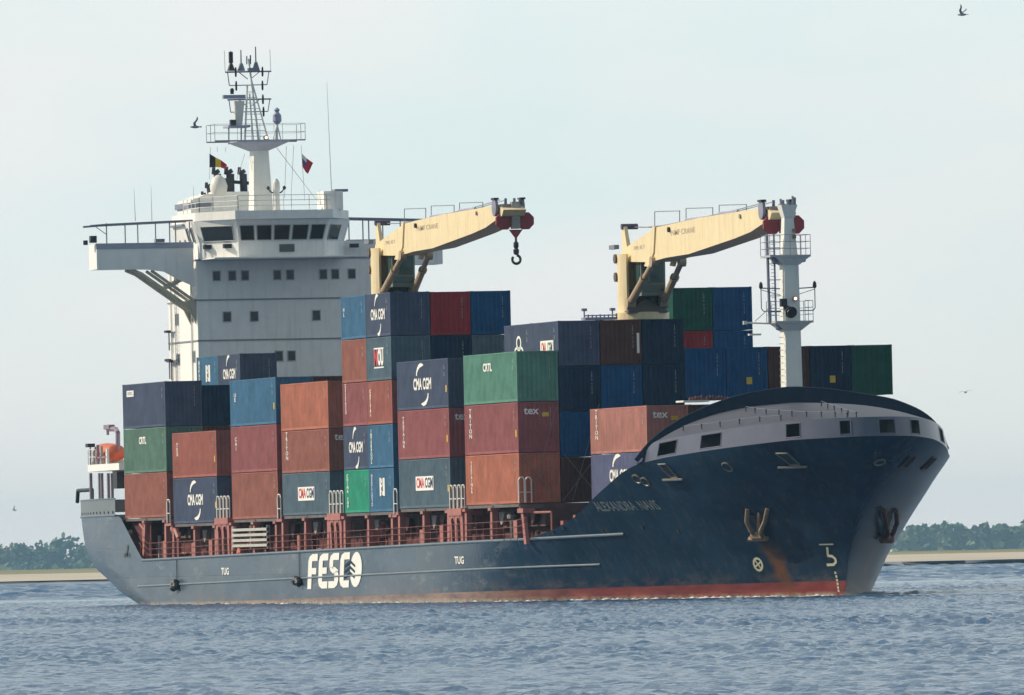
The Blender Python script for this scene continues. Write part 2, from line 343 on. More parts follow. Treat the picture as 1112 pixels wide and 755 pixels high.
# ------------------------------------------------------------------ hull form
def lerp(x, pts):
    if x <= pts[0][0]: return pts[0][1]
    for (a, b), (c, d) in zip(pts, pts[1:]):
        if x <= c: return b+(d-b)*(x-a)/(c-a)
    return pts[-1][1]
SHEER = [(-120, 5.95), (-101.2, 5.85), (-100.6, 5.7), (-94.7, 2.95), (-50, 3.24), (0, 3.58), (2, 3.72), (5, 4.1), (8.4, 4.75), (13, 6.25), (16, 7.15), (18, 7.6), (21, 7.92), (25, 8.2), (29, 8.45), (32, 8.65), (35, 8.75)]
def sheer(x): return lerp(x, SHEER)
def sheers(x, sd): return sheer(x)-(.42*max(0, 1-abs(x-25)/9) if sd > 0 else 0)
def xstem(z): return lerp(z, [(-2, 27.2), (.2, 27.6), (2.3, 28.5), (4.5, 30.6), (6.5, 32.8), (8.0, 34.4), (8.8, 35.2)])
def xstern(z): return lerp(z, [(-2, -99), (0, -106.5), (.9, -111.5), (2.3, -115.6), (3.3, -117.2), (5, -118.0), (7, -118.5)])
def ksil(z): return lerp(z, [(-1, 9.0), (0, 9.60), (2.36, 10.75), (5.1, 12.65), (6.6, 13.75), (7.6, 14.5), (9, 15.0)])
def hb(x, z):
    """half breadth of the hull"""
    a = 11.62
    b = ksil(z)-.292*x
    xs = xstem(z)
    if x >= xs: return 0.0
    c = lerp(z, [(0, .47), (4.5, .86), (6.5, 1.3), (8.6, 2.15)])*max(0, xs-x)**lerp(z, [(0, .97), (4.5, .84), (6.5, .72), (8.6, .57)])
    p = 14
    b = max(b, .01)
    y = (a**-p+b**-p+max(c, .01)**-p)**(-1/p) if x > -45 else a
    if -45 < x < -25: t_ = (x+45)/20; y = a*(1-t_)+y*t_
    # stern
    hT = lerp(z, [(-2, 6.6), (0, 8.2), (1, 9.0), (2.5, 9.9), (4, 10.25), (7, 10.35)])
    s_ = (x-xstern(z))/15
    if s_ < 1: s_ = max(0, s_); y = min(y, hT+(a-hT)*(1-(1-s_)**2))
    return y
def hull_hit(px, py, side=-1):
    """where the line of sight through a pixel meets the hull side"""
    d = ray(px, py); best = None
    t0 = (60-CAM.x)/d.x; t1 = (-122-CAM.x)/d.x
    prev = None; n = 700
    for i in range(n+1):
        t_ = t0+(t1-t0)*i/n; p = CAM+d*t_
        g = abs(p.y)-hb(p.x, p.z) if p.x < xstem(p.z) else 1
        if prev is not None and g <= 0:
            lo, hi_ = prev, t_
            for _ in range(24):
                mid = (lo+hi_)/2; p = CAM+d*mid
                if (abs(p.y)-hb(p.x, p.z) if p.x < xstem(p.z) else 1) > 0: lo = mid
                else: hi_ = mid
            return CAM+d*lo
        prev = t_
    return at(px, py, Y=side*11.6)
ship = empty('container_ship', (-42, 0, 0))
tag(ship, 'dark blue container ship with white bridge aft and two cream cranes sailing on the river', 'ship')
class SB(MB):
    """mesh in world coordinates, parented to the ship (whose origin lies at -42, 0, 0)"""
    def build(s, name, m_, parent=None, **k):
        o = MB.build(s, name, m_, **k); off = Vector((0, 0, 0)); q = parent
        if parent is None or parent is ship: o.parent = ship; o.location = (42, 0, 0)
        else: o.parent = parent
        return o
def sub(name):      # a part that only groups sub-parts
    o = empty(name, (42, 0, 0), ship); return o
# shell plating
NX, NZ = 300, 26
def station(t_, v, sd=-1):
    # t_ along, v up; solve X,z
    xn = xstern(6)+(35.1-xstern(6))*t_
    z = -1.2+v*(sheers(xn, sd)+1.2)
    x = xstern(z)+(xstem(z)-xstern(z))*t_
    zs = sheers(x, sd); z = -1.2+v*(zs+1.2); x = xstern(z)+(xstem(z)-xstern(z))*t_
    return x, z
ts = list(np.linspace(0, .13, 40))+list(np.linspace(.13, .72, 90))[1:]+list(np.linspace(.72, .93, 90))[1:]+[.93+.07*(1-(1-i/60)**2) for i in range(1, 61)]
vv = [i/NZ for i in range(NZ+1)]
hm_ = SB(); rings = {}
for sd_ in (-1, 1):
    n = len(ts); vs_ = []
    for t_ in ts:
        for v in vv:
            x, z = station(t_, v, sd_); y = hb(x, z)
            vs_.append((x, sd_*y, z))
    fs = [(i*(NZ+1)+j, (i+1)*(NZ+1)+j, (i+1)*(NZ+1)+j+1, i*(NZ+1)+j+1) for i in range(n-1) for j in range(NZ)]
    hm_.add(vs_, fs)
# transom
vs_ = []
for v in vv:
    x, z = station(0, v); y = hb(x, z); vs_ += [(x, -y, z), (x, y, z)]
hm_.add(vs_, [(2*j, 2*j+1, 2*j+3, 2*j+2) for j in range(NZ)])
hull = hm_.build('hull', None, smooth=True)
def hull_material():
    mm = bpy.data.materials.new('hull_paint'); mm.use_nodes = True; t = mm.node_tree; b = t.nodes['Principled BSDF']; lk = t.links.new
    b.inputs['Roughness'].default_value = .24; b.inputs['Specular IOR Level'].default_value = .14
    tcn = t.nodes.new('ShaderNodeTexCoord'); sp = t.nodes.new('ShaderNodeSeparateXYZ'); lk(tcn.outputs['Object'], sp.inputs[0])
    def M(op, a, b_=None, c_=None):
        n = t.nodes.new('ShaderNodeMath'); n.operation = op
        for k, v in enumerate((a, b_, c_)):
            if v is None: continue
            if isinstance(v, (int, float)): n.inputs[k].default_value = v
            else: lk(v, n.inputs[k])
        return n.outputs[0]
    def noise(scale, det=6, mapsc=(1, 1, 1), rough=.6):
        mpn = t.nodes.new('ShaderNodeMapping'); mpn.inputs['Scale'].default_value = mapsc; lk(tcn.outputs['Object'], mpn.inputs[0])
        n = t.nodes.new('ShaderNodeTexNoise'); n.inputs['Scale'].default_value = scale; n.inputs['Detail'].default_value = det; n.inputs['Roughness'].default_value = rough
        lk(mpn.outputs[0], n.inputs['Vector']); return n.outputs[0]
    def mix(f, a, b_):
        n = t.nodes.new('ShaderNodeMixRGB')
        if isinstance(f, (int, float)): n.inputs[0].default_value = f
        else: lk(f, n.inputs[0])
        for k, v in ((1, a), (2, b_)):
            if isinstance(v, tuple): n.inputs[k].default_value = (*v, 1)
            else: lk(v, n.inputs[k])
        return n.outputs[0]
    def rng_(v, a, b_, c_=0, d=1, sm=False):
        n = t.nodes.new('ShaderNodeMapRange'); lk(v, n.inputs[0])
        if sm: n.interpolation_type = 'SMOOTHSTEP'
        for k, q in zip((1, 2, 3, 4), (a, b_, c_, d)): n.inputs[k].default_value = q
        return n.outputs[0]
    X, Y, Z = sp.outputs
    base = mix(rng_(noise(.35), .3, .7), (.003, .018, .042), (.013, .040, .078))
    # side plating lighter amidships and aft, sunlight painted into the colour, with patchy chalking
    lit_sel = M('MULTIPLY', rng_(X, -30, 2, 1, 0, True), .9)
    base = mix(lit_sel, base, mix(rng_(noise(.5, 8, (.5, 1, 1.6)), .35, .68), (.050, .082, .122), (.095, .135, .180)))
    blotch = M('MULTIPLY', rng_(noise(.9, 8, (.35, 1, 1.2), .7), .56, .70), M('MULTIPLY', rng_(X, -20, 8, 1, .12, True), .55))
    base = mix(blotch, base, (.26, .27, .25))
    # vertical run marks
    run = M('MULTIPLY', rng_(noise(1.4, 4, (1.6, 1.6, .06)), .52, .75), .5); base = mix(run, base, (.07, .075, .075))
    cb = t.nodes.new('ShaderNodeCombineXYZ'); lk(X, cb.inputs[0]); lk(Z, cb.inputs[1]); br = t.nodes.new('ShaderNodeTexBrick'); lk(cb.outputs[0], br.inputs['Vector'])
    br.inputs['Scale'].default_value = 1; br.inputs['Brick Width'].default_value = 7.6; br.inputs['Row Height'].default_value = 1.85; br.inputs['Mortar Size'].default_value = .022; br.inputs['Mortar Smooth'].default_value = .6
    base = mix(M('MULTIPLY', br.outputs['Fac'], .30), base, (.03, .035, .045))
    pan = t.nodes.new('ShaderNodeTexBrick'); lk(cb.outputs[0], pan.inputs['Vector']); pan.inputs['Scale'].default_value = 1; pan.inputs['Brick Width'].default_value = 7.6; pan.inputs['Row Height'].default_value = 1.85; pan.inputs['Color1'].default_value = (0, 0, 0, 1); pan.inputs['Color2'].default_value = (1, 1, 1, 1); pan.inputs['Mortar Size'].default_value = 0
    base = mix(M('MULTIPLY', pan.outputs['Color'], M('MULTIPLY', lit_sel, .45)), base, (.12, .135, .15))
    # scrape zone above the waterline
    zl = M('MULTIPLY_ADD', X, -.0062, Z)           # boot-topping line climbs forward
    sc = M('MULTIPLY', rng_(zl, .75, 1.5, 1, 0, True), M('MULTIPLY', rng_(noise(1.2, 8, (.3, 1, 1), .7), .45, .66), .55)); base = mix(sc, base, (.17, .125, .10))
    red = mix(rng_(noise(.8, 8, (.3, 1, 2)), .35, .7), (.17, .032, .032), (.30, .075, .065))
    brown = mix(rng_(noise(1.5, 8, (.3, 1, 2)), .35, .7), (.14, .085, .07), (.30, .20, .155))
    red = mix(rng_(X, -10, 8, 1, 0, True), red, brown)
    red = mix(rng_(Y, .02, .2), red, (.09, .06, .055))  # port boot-topping darkened, the shade beyond the stem put into the colour
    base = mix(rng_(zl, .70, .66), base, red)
    scum = M('MULTIPLY', rng_(Z, .10, .30, 1, 0), rng_(noise(2.5), .35, .6)); base = mix(scum, base, (.34, .30, .22))
    # rust running down and aft from the two hawse pipes, with a shape of its own
    A = RUSTPT
    dx = M('SUBTRACT', X, M('MULTIPLY_ADD', M('SUBTRACT', A[2], Z), RUSTSL, A[0]))
    dz = M('SUBTRACT', A[2], Z)
    core = M('MULTIPLY', rng_(M('ABSOLUTE', M('MULTIPLY_ADD', noise(1.3, 4), 1.2, M('SUBTRACT', dx, .6))), .0, .95, 1, 0, True), M('MULTIPLY', rng_(dz, .1, .9), rng_(dz, 2.2, 4.6, 1, .25)))
    base = mix(M('MULTIPLY', core, .85), base, mix(rng_(noise(1.1), .4, .7), (.20, .075, .025), (.09, .055, .03)))
    lk(base, b.inputs['Base Color'])
    bn = t.nodes.new('ShaderNodeBump'); bn.inputs['Strength'].default_value = .22; bn.inputs['Distance'].default_value = .05
    fr_ = M('MULTIPLY', M('SINE', M('MULTIPLY', X, 7.6)), .16); lk(M('ADD', noise(.45, 2), M('SUBTRACT', fr_, M('MULTIPLY', br.outputs['Fac'], .5))), bn.inputs['Height']); lk(bn.outputs[0], b.inputs['Normal'])
    return mm
AH = hull_hit(824, 582)
AB = hull_hit(850, 630)
RUSTPT = (AH.x+.2, AH.y, AH.z); RUSTSL = (AB.x-AH.x)/(AH.z-AB.z)
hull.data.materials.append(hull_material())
# deck inside the bulwarks
dk = SB(); vs_ = []; n = 0
for x in np.linspace(-118.3, 33.6, 120):
    z = min(sheer(x)-.9, 7.9) if not (-94.7 < x < 3) else 1.9
    if x > 3: z = max(1.9, sheer(x)-.9)
    y = hb(x, z)-.06; vs_ += [(x, -y, z), (x, y, z)]; n += 1
dk.add(vs_, [(2*i, 2*i+2, 2*i+3, 2*i+1) for i in range(n-1)]); dk.build('main_deck', REDDK)
# rubbing strakes along the side
def side_pts(pixels, off=.03): return [hull_hit(*p)+Vector((0, -off, 0)) for p in pixels]
def onhull(x, z, off=.04): return Vector((x, -hb(x, z)-off, z))
a = hull_hit(150, 637); b = hull_hit(652, 613)
SB().path([onhull(a.x+(b.x-a.x)*i/30, a.z+(b.z-a.z)*i/30, .01) for i in range(31)], .065, 8).build('rubbing_strake', mat('strake_grey', (.15, .19, .22), .4, var=.2))
b = hull_hit(678, 580)
pts = [onhull(x, sheer(x), .0) for x in np.linspace(-94.6, 0, 24)]+[onhull(x, 3.58+(b.z-3.58)*x/b.x, .02) for x in np.linspace(1, b.x, 10)]
SB().path(pts, .09, 8).build('deck_edge_rail', mat('edge_blue', (.12, .16, .20), .4, var=.15))
# weathered line where the poop bulwark meets the shell

# ------------------------------------------------------------------ containers
CW = 2.438; HCH = 2.896; STH = 2.591
COL = dict(navy=(.007, .038, .095), grnavy=(.095, .125, .21), blue=(.003, .105, .29), ltblue=(.08, .22, .38), orange=(.60, .22, .145), brown=(.42, .165, .13),
           maroon=(.40, .14, .145), dkbrown=(.12, .055, .045), green=(.15, .36, .28), dkgreen=(.015, .12, .085), bgreen=(.045, .42, .27), slate=(.13, .20, .26),
           red=(.42, .035, .045), pink=(.58, .26, .22), purple=(.16, .18, .32), grgreen=(.15, .28, .22), redbr=(.46, .16, .13))
CM = {k: mat('container_'+k, tuple(x*.70 for x in c), .6, var=.22, scale=.9, streak=.2, rust=.5, spec=.10, bump=.6) for k, c in COL.items()}
FLOORM = mat('container_floor', (.05, .04, .035), .8)
_cm = {}
def corr(n_wave, L_, deep):
    """corrugation profile along a length: list of (s, depth)"""
    pts = []; pw = L_/n_wave
    for i in range(n_wave):
        s0 = i*pw; pts += [(s0, 0), (s0+pw*.26, 0), (s0+pw*.5, deep), (s0+pw*.76, deep)]
    pts.append((L_, 0)); return pts
def cmeshes(ln, ht):
    key = (ln, ht)
    if key in _cm: return _cm[key]
    P = .15; D = {}
    hl = ln/2; hw = CW/2
    f = MB()
    for sx in (-1, 1):
        for sy in (-1, 1):
            f.box(sx*hl, sx*(hl-P), sy*hw, sy*(hw-.11), .118, ht-.118)
            for z0, z1 in ((0, .118), (ht-.118, ht)): f.box(sx*(hl+.003), sx*(hl-.178), sy*(hw+.003), sy*(hw-.162), z0, z1)
    for sy in (-1, 1):
        f.box(-hl+.178, hl-.178, sy*(hw-.005), sy*(hw-.07), .012, .155); f.box(-hl+.178, hl-.178, sy*(hw-.012), sy*(hw-.07), ht-.085, ht-.012)
    for sx in (-1, 1):
        f.box(sx*(hl-.005), sx*(hl-.09), -hw+.162, hw-.162, .012, .16); f.box(sx*(hl-.012), sx*(hl-.09), -hw+.162, hw-.162, ht-.11, ht-.012)
    D['frame'] = f
    for nm, sy in (('side_wall', -1), ('side_wall_b', 1)):
        L_ = ln-2*P; pr = corr(max(6, int(L_/.29)), L_, .04); s_ = MB(); vs_ = []
        for a, d in pr: vs_ += [(-hl+P+a, sy*(hw-.012-d), .15), (-hl+P+a, sy*(hw-.012-d), ht-.08)]
        s_.add(vs_, [(2*i, 2*i+2, 2*i+3, 2*i+1) for i in range(len(pr)-1)]); D[nm] = s_
    L_ = CW-.22; pr = corr(8, L_, .048); s_ = MB(); vs_ = []
    for a, d in pr: vs_ += [(hl-.012-d, -hw+.11+a, .155), (hl-.012-d, -hw+.11+a, ht-.10)]
    s_.add(vs_, [(2*i, 2*i+2, 2*i+3, 2*i+1) for i in range(len(pr)-1)]); D['front_wall'] = s_
    dr = MB()
    for sy in (-1, 1): dr.box(-hl+.03, -hl+.07, sy*.01, sy*(hw-.12), .165, ht-.115)
    D['door'] = dr
    rd = MB()
    for y in (-.85, -.35, .35, .85):
        rd.tube((-hl-.0, y, .1), (-hl-.0, y, ht-.05), .02, n=6)
        rd.box(-hl-.03, -hl+.03, y-.01, y+.22*(1 if y < 0 else -1), 1.1, 1.14)
    D['locking_rods'] = rd
    D['roof'] = MB().box(-hl+.09, hl-.09, -hw+.07, hw-.07, ht-.05, ht-.02)
    D['floor'] = MB().box(-hl+.09, hl-.09, -hw+.07, hw-.07, .05, .14)
    out_ = {}
    for k, b in D.items():
        o = b.build(k, None); me = o.data; bpy.data.objects.remove(o); me.materials.append(None); out_[k] = me
    _cm[key] = out_; return out_
def paint_text(name, parent, s_, size, c, mtl, face, off, bold=0, ls=1.0, sx=1.0):
    """lettering as a thin raised mesh: face 'S' = starboard side wall, 'F' = front end"""
    p, f = text2d(s_, size, bold, ls); q = MB()
    q.add([(c[0]+x*sx, off, c[1]+y) if face == 'S' else (off, c[0]+x*sx, c[1]+y) for x, y in p], f)
    return q.build(name, mtl, parent, fixn=False)
def arc_marks(parent, cx, cz, k, off):
    q = MB()
    cl_ = [(-1.05, .42, .05), (-.98, .62, .10), (-.78, .82, .16), (-.42, .99, .22), (.05, 1.06, .20), (.38, 1.05, .06)]
    for sg in (1, -1):
        pts = []
        for x, z, w_ in cl_:
            z = z+.12; pts += [(cx+sg*k*(x-.05)*1.15, off, cz+sg*(z-w_/2)), (cx+sg*k*(x-.22)*1.15, off, cz+sg*(z+w_/2))]
        q = MB().add(pts, [(2*i, 2*i+2, 2*i+3, 2*i+1) for i in range(len(cl_)-1)]); q.build('swoosh_mark', LETW, parent, fixn=False)
def logos(root, kind, ln, ht, cname):
    so = -CW/2-.004; fo = ln/2+.002
    big = ln > 8; k = 1.0 if big else .52
    for kd in kind.split('+'):
        if kd == 'cma':
            paint_text('lettering', root, 'CMA CGM', .92 if big else .86, (0, ht*.5), LETW, 'S', so, .035, sx=1.0 if big else .86); arc_marks(root, 0, ht*.5, k*1.0, so)
        elif kd == 'plate':
            MB().box(-1.75*(1.2 if big else .75), 1.75*(1.2 if big else .75), so, so+.02, ht*.5-.42, ht*.5+.42).build('logo_plate', LETW, root)
            s_ = 1.0 if big else .62
            paint_text('lettering', root, 'CMA', .82, (-1.0*s_, ht*.5), LRED, 'S', so-.006, .03, sx=s_*1.05); paint_text('lettering', root, 'CGM', .82, (1.05*s_, ht*.5), LNAVY, 'S', so-.006, .03, sx=s_*1.05)
        elif kd == 'highplate':
            MB().box(-1.0, 1.9, so, so+.02, ht*.28-.1, ht*.28+.78).build('logo_plate', LETW, root)
            paint_text('lettering', root, 'CMA', .82, (-.25, ht*.28+.34), LRED, 'S', so-.006, .03, sx=.58); paint_text('lettering', root, 'CGM', .82, (1.15, ht*.28+.34), LNAVY, 'S', so-.006, .03, sx=.58)
        elif kd == 'emblem':
            q = MB()
            for a, b in ((-.75, .45), (0, 1.15), (.75, .45)): q.lathe((0, 0, 0), [(0, 0)], 3) if False else None
            for (ex, ez) in ((.35, .42), (1.35, .42), (.85, 1.05)):
                n = 12; pts = []
                for i in range(n):
                    a = 2*math.pi*i/n
                    for r_ in (.30, .46): pts.append((ex+r_*1.25*math.cos(a)-.6, so, ht*.18+ez+r_*.9*math.sin(a)))
                q.add(pts, [(2*i, (2*i+2) % (2*n), (2*i+3) % (2*n), 2*i+1) for i in range(n)])
            q.build('emblem', LETW, root, fixn=False)
            MB().box(-.75, -.05, so, so+.02, ht*.18+.25, ht*.18+.6).build('logo_plate', LRED, root)
        elif kd == 'frameplate':
            q = MB(); z = ht*.52
            q.box(-1.15, 1.2, so, so+.02, z+.52, z+.6); q.box(-1.15, 1.2, so, so+.02, z-.62, z-.54); q.build('logo_frame', LETW, root)
            paint_text('lettering', root, 'N', 1.25, (-.72, z-.02), LRED, 'S', so-.004, .05, sx=.95); paint_text('lettering', root, 'OU', 1.25, (.45, z-.02), LETW, 'S', so-.004, .06, sx=.72)
        elif kd == 'pando':
            MB().box(-.45, .75, so, so+.02, ht*.36, ht*.78).build('logo_plate', LETW, root)
            q, f = text2d('P&O', .62, .03); g = MB(); g.add([(.15-y, so-.006, ht*.57+x) for x, y in q], f); g.build('lettering', LNAVY, root, fixn=False)
            paint_text('lettering', root, '\n'.join('NEDLLOYD'), .30, (-2.35, ht*.5), LETW, 'S', so, .012, .82, sx=1.5)
        elif kd.startswith('name:'):
            paint_text('lettering', root, kd[5:], .46, (-2.2 if big else -1, ht*.5+.78), LETW, 'S', so, .03, sx=2.2 if big else 1)
        elif kd.startswith('crtl'):
            paint_text('lettering', root, 'CRTL', .62, (-.6, ht*.5+.62), LETW, 'S', so, .04, sx=1.35)
        elif kd.startswith('label'):
            MB().box(-4.9, -2.9, so, so+.02, ht*.5+.62, ht*.5+1.02).build('logo_plate', LETW, root)
            paint_text('lettering', root, 'OOCL', .3, (-3.9, ht*.5+.82), LNAVY, 'S', so-.006, .01, sx=1.8)
        elif kd.startswith('v:'):            # stacked vertical lettering near the aft end of the side
            s_ = kd[2:]; sz = min(.34, 1.9/len(s_)*1.15); paint_text('lettering', root, '\n'.join(s_), sz, (-ln/2+(1.35 if big else .75), ht*.5+(.15 if len(s_) > 7 else .35)), LETW, 'S', so, .012, .86, sx=2.4 if big else 1.6)
        elif kd.startswith('V:'):            # large vertical lettering
            s_ = kd[2:]; paint_text('lettering', root, '\n'.join(s_), .29, (-ln/2+.75, ht*.5), LETW, 'S', so, .02, .80, sx=2.0)
        elif kd == 'tex':
            paint_text('lettering', root, 'tex', .62, (-.42, ht-.52), LETW, 'F', fo, .02, sx=1.05)
            MB().box(fo, fo+.01, .22, .62, ht-.86, ht-.62).build('placard', YEL, root)
        elif kd == 'yel':
            MB().box(fo, fo+.01, -.05, .28, .75, 1.15).build('placard', YEL, root)
        elif kd == 'white_end':
            MB().box(fo, fo+.01, .95, 1.1, ht*.25, ht*.7).build('placard', LETW, root)
        elif kd == 'sidedots':
            MB().box(ln/2-.62, ln/2-.35, so, so+.01, .9, 1.3).build('placard', YEL, root)
# small id marks shared by every container: a vertical string on the front end, one on the side
ID_F = text2d('\n'.join('22G1U 410738'), .135, .006, .80); ID_S = text2d('\n'.join('LU 20'), .17, .006, .85)
def id_mesh(ln, ht):
    key = ('id', ln, ht)
    if key not in _cm:
        q = MB(); q.add([(ln/2+.004, .72+x*.8, ht-.98+y) for x, y in ID_F[0]], ID_F[1])
        o = q.build('id_marks', mat('id_mark_white', (.42, .44, .44), .6), fixn=False); _cm[key] = o.data; bpy.data.objects.remove(o)
        q = MB(); q.add([(ln/2-.9+x*2, -CW/2-.004, ht-.72+y) for x, y in ID_S[0]], ID_S[1]); o = q.build('side_id_marks', mat('id_mark_white', 0), fixn=False); _cm[('ids', ln, ht)] = o.data; bpy.data.objects.remove(o)
    return _cm[key]
GRP = 'shipping containers stacked on the ship'
def container(xf, yc, z, size, colour, label, logo='', flip=False):
    """xf = forward end, yc = centre, z = underside"""
    ln = 12.19 if size[:2] == '40' else 6.06; ht = HCH if size.endswith('H') else STH
    me = cmeshes(ln, ht)
    root = empty('shipping_container', (xf-ln/2, yc, z), rz=math.pi if flip else 0)
    tag(root, label, 'container', GRP); m_ = CM[colour]
    made = {}
    for k in ('frame', 'side_wall', 'side_wall_b', 'front_wall', 'door', 'roof', 'floor'):
        o = bpy.data.objects.new(k.replace('_b', ''), me[k]); col.objects.link(o); o.parent = root
        o.material_slots[0].link = 'OBJECT'; o.material_slots[0].material = FLOORM if k == 'floor' else m_; made[k] = o
    o = bpy.data.objects.new('locking_rods', me['locking_rods']); col.objects.link(o); o.parent = made['door']; o.material_slots[0].link = 'OBJECT'; o.material_slots[0].material = m_
    o = bpy.data.objects.new('id_marks', id_mesh(ln, ht)); col.objects.link(o); o.parent = root
    o = bpy.data.objects.new('id_marks', _cm[('ids', ln, ht)]); col.objects.link(o); o.parent = root
    if logo: logos(root, logo, ln, ht, colour)
    return root
def rowy(r): return -10+2.5*(r-1)
G = .022
BAYS = {}
def stack(xf, y, zb, items, twin=False):
    """items bottom-up: (size, colour, label, logo) or None for one hidden from view (height only, as string size)"""
    z = zb
    for it in items:
        if isinstance(it, str): z += (HCH if it.endswith('H') else STH)+G; continue
        if isinstance(it, tuple):
            container(xf, y, z, it[0], it[1], it[2], it[3] if len(it) > 3 else '', flip=len(it) > 4); z += (HCH if it[0].endswith('H') else STH)+G
        else:   # list [aft, fore] of twenty foot boxes
            for k, t in enumerate(it):
                if t: container(xf-(6.06+.07)*(1-k), y, z, '20S', t[0], t[1], t[2] if len(t) > 2 else '')
            z += STH+G+.008
# bay aft, beside the white house front
stack(-89, rowy(1), 5.71, [('40H', 'brown', 'red brown container at the bottom of the sternmost outer stack', ''), ('40H', 'grgreen', 'dull green container between grey and brown ones in sternmost stack', 'crtl'), ('40H', 'grnavy', 'dark grey blue container topping the sternmost outer stack', 'label')])
stack(-89, rowy(2), 5.71, [('40H', 'navy', 'navy container end low in the gap behind the third outer stack', ''), ('40H', 'dkbrown', 'dark brown container end under the navy one beside the sternmost stack', 'yel'), ('40S', 'navy', 'plain navy container end next to the sternmost top grey container', '')])
stack(-89, rowy(3), 5.71, ['40S', '40S', '40S', [('ltblue', 'short light blue container against the white house front', 'v:HAPAG+pando'), ('grnavy', 'short dark container with swoosh lettering just before the white house', 'cma')]])
stack(-75.03, rowy(1), 5.24, [('40H', 'grnavy', 'slate blue container with swoosh lettering at bottom of second outer stack from stern', 'cma+sidedots'), ('40H', 'redbr', 'red brown container on top of the low two high stack', 'v:TEX+sidedots')])
stack(-58.79, rowy(1), 5.37, [('40H', 'brown', 'brown container over the aluminium gangway', ''), ('40H', 'maroon', 'rusty maroon container under the light blue one', 'v:CAI'), ('40H', 'ltblue', 'light blue long container on top of third outer stack from stern', 'v:UE+sidedots')])
stack(-58.79, rowy(2), 5.37, ['40H', '40H', ('40H', 'dkbrown', 'dark brown container end peeping over the bright orange brown one', '')])
stack(-45.3, rowy(1), 5.48, [('40S', 'slate', 'slate container with white logo plate under two brown ones', 'plate'), ('40S', 'brown', 'dull brown container between the orange top one and slate one', 'v:TRITON+tex'), ('40H', 'orange', 'bright orange brown container on top of fourth outer stack', '')])
stack(-45.3, rowy(2), 5.48, [('40S', 'navy', 'navy container hidden mostly behind the slate logo plate stack', ''), ('40S', 'dkbrown', 'dark container end low beside the short five high stack', '')])
stack(-29.36, rowy(1), 5.49, [[('bgreen', 'bright green short container with vertical lettering', 'V:CHINA SHP'), ('ltblue', 'blue short container with upright white plate beside bright green one', 'pando')],
    [('grnavy', 'short dark container with swoosh lettering right above the bright green one', 'cma'), ('ltblue', 'short mid blue container with tall vertical lettering above the upright plate', 'V:INTERPOOL')],
    [('maroon', 'short maroon container left half of the middle tier of five', 'v:GESEACO'), ('redbr', 'short orange red container right half of the middle tier of five', 'V:CAPITAL')],
    [('brown', 'short red brown container below the top light blue one', ''), ('slate', 'short slate container with framed red and white letters', 'frameplate')],
    [('ltblue', 'short light blue container top aft of the five high stack', 'v:HL'), ('grnavy', 'short dark container with swoosh lettering below the aft crane', 'cma')]])
stack(-29.36, rowy(2), 5.49, ['40S', '40S', ('20S', 'navy', 'dark navy container end third tier beside the five high stack', ''), ('20S', 'navy', 'navy container end under the maroon end by the aft crane', ''), ('20S', 'red', 'dark red container end in top tier between two blue ones', '')])
stack(-29.36, rowy(3), 5.49, ['40S', '40S', '40S', [('slate', 'grey blue container rear under the bright blue top end', ''), ('slate', 'grey blue container peeping above the green lettered one', '')], ('20S', 'blue', 'bright blue container end at right of top tier by the aft crane', '')])
stack(-29.36, rowy(8), 5.49, ['40S', '40S', '40S', ('20S', 'red', 'bright red container end under the green one on the far side', ''), ('20S', 'dkgreen', 'green container end in the high far pair behind the forward crane', '')])
stack(-29.36, rowy(9), 5.49, ['40S', '40S', '40S', ('20S', 'blue', 'blue container end below the topmost far blue one', ''), ('20S', 'blue', 'topmost blue container end on the far side right of the green one', '')])
stack(-15.87, rowy(1), 5.61, [('40H', 'slate', 'slate container with white logo plate under the maroon one amidships', 'plate+sidedots'), ('40H', 'maroon', 'maroon container between two lettered slate ones amidships', 'v:TEXTAINR+tex+sidedots'), ('40H', 'grnavy', 'grey navy long container with swoosh lettering on top amidships', 'cma+sidedots')])
stack(0, rowy(1), 5.65, [('40H', 'orange', 'orange brown container at bottom of the foremost outer stack', 'v:TEXTAINER'), ('40H', 'maroon', 'maroon container under the green lettered one', 'v:TRITON+tex+sidedots'), ('40H', 'green', 'pale green lettered container on top of the foremost outer stack', 'crtl')])
stack(0, rowy(2), 5.65, [('40S', 'dkbrown', 'dark brown container end at deck level where the bow bulwark rises', ''), ('40S', 'blue', 'deep blue container end beside the long maroon lettered one', ''), ('40S', 'navy', 'navy container end right of the pale green one', ''),
    [('grnavy', 'short grey container with three ring emblem above the pale green one', 'emblem'), ('grnavy', 'short grey container with white logo plate above the pale green one', 'highplate')]])
stack(0, rowy(3), 5.65, ['40S', '40S', ('40S', 'blue', 'bright blue container end under the brown one by the forward crane', ''), ('40S', 'dkbrown', 'dark brown container end in front of the forward crane base', 'white_end')])
stack(0, rowy(4), 5.65, ['40S', '40S', ('40S', 'navy', 'navy container end second from top above the pink brown container', ''), ('40S', 'navy', 'navy container end on top just right of the crane base', '')])
stack(0, rowy(5), 5.65, ['40H', '40H', ('40H', 'blue', 'bright blue container end below the small red one', '')])
stack(0, rowy(6), 5.65, ['40H', '40H', ('40H', 'blue', 'blue container end with yellow placard left of the foremast', 'yel')])
stack(0, rowy(7), 5.65, ['40H', '40H', ('40H', 'dkbrown', 'dark brown container end directly behind the white foremast', '')])
stack(0, rowy(8), 5.65, ['40H', '40H', ('40H', 'navy', 'dark blue container end with yellow placard right of the foremast', 'yel')])
stack(0, rowy(9), 5.65, ['40H', '40H', ('40H', 'dkgreen', 'dark green container with locking rods at the far right edge', '', 'flip')])
stack(14.2, -6.25, 5.74, [('40S', 'purple', 'purple blue container partly behind the bow bulwark', 'cma'), ('40S', 'pink', 'faded pink brown container standing behind the bow bulwark', 'v:TRITON+tex')])
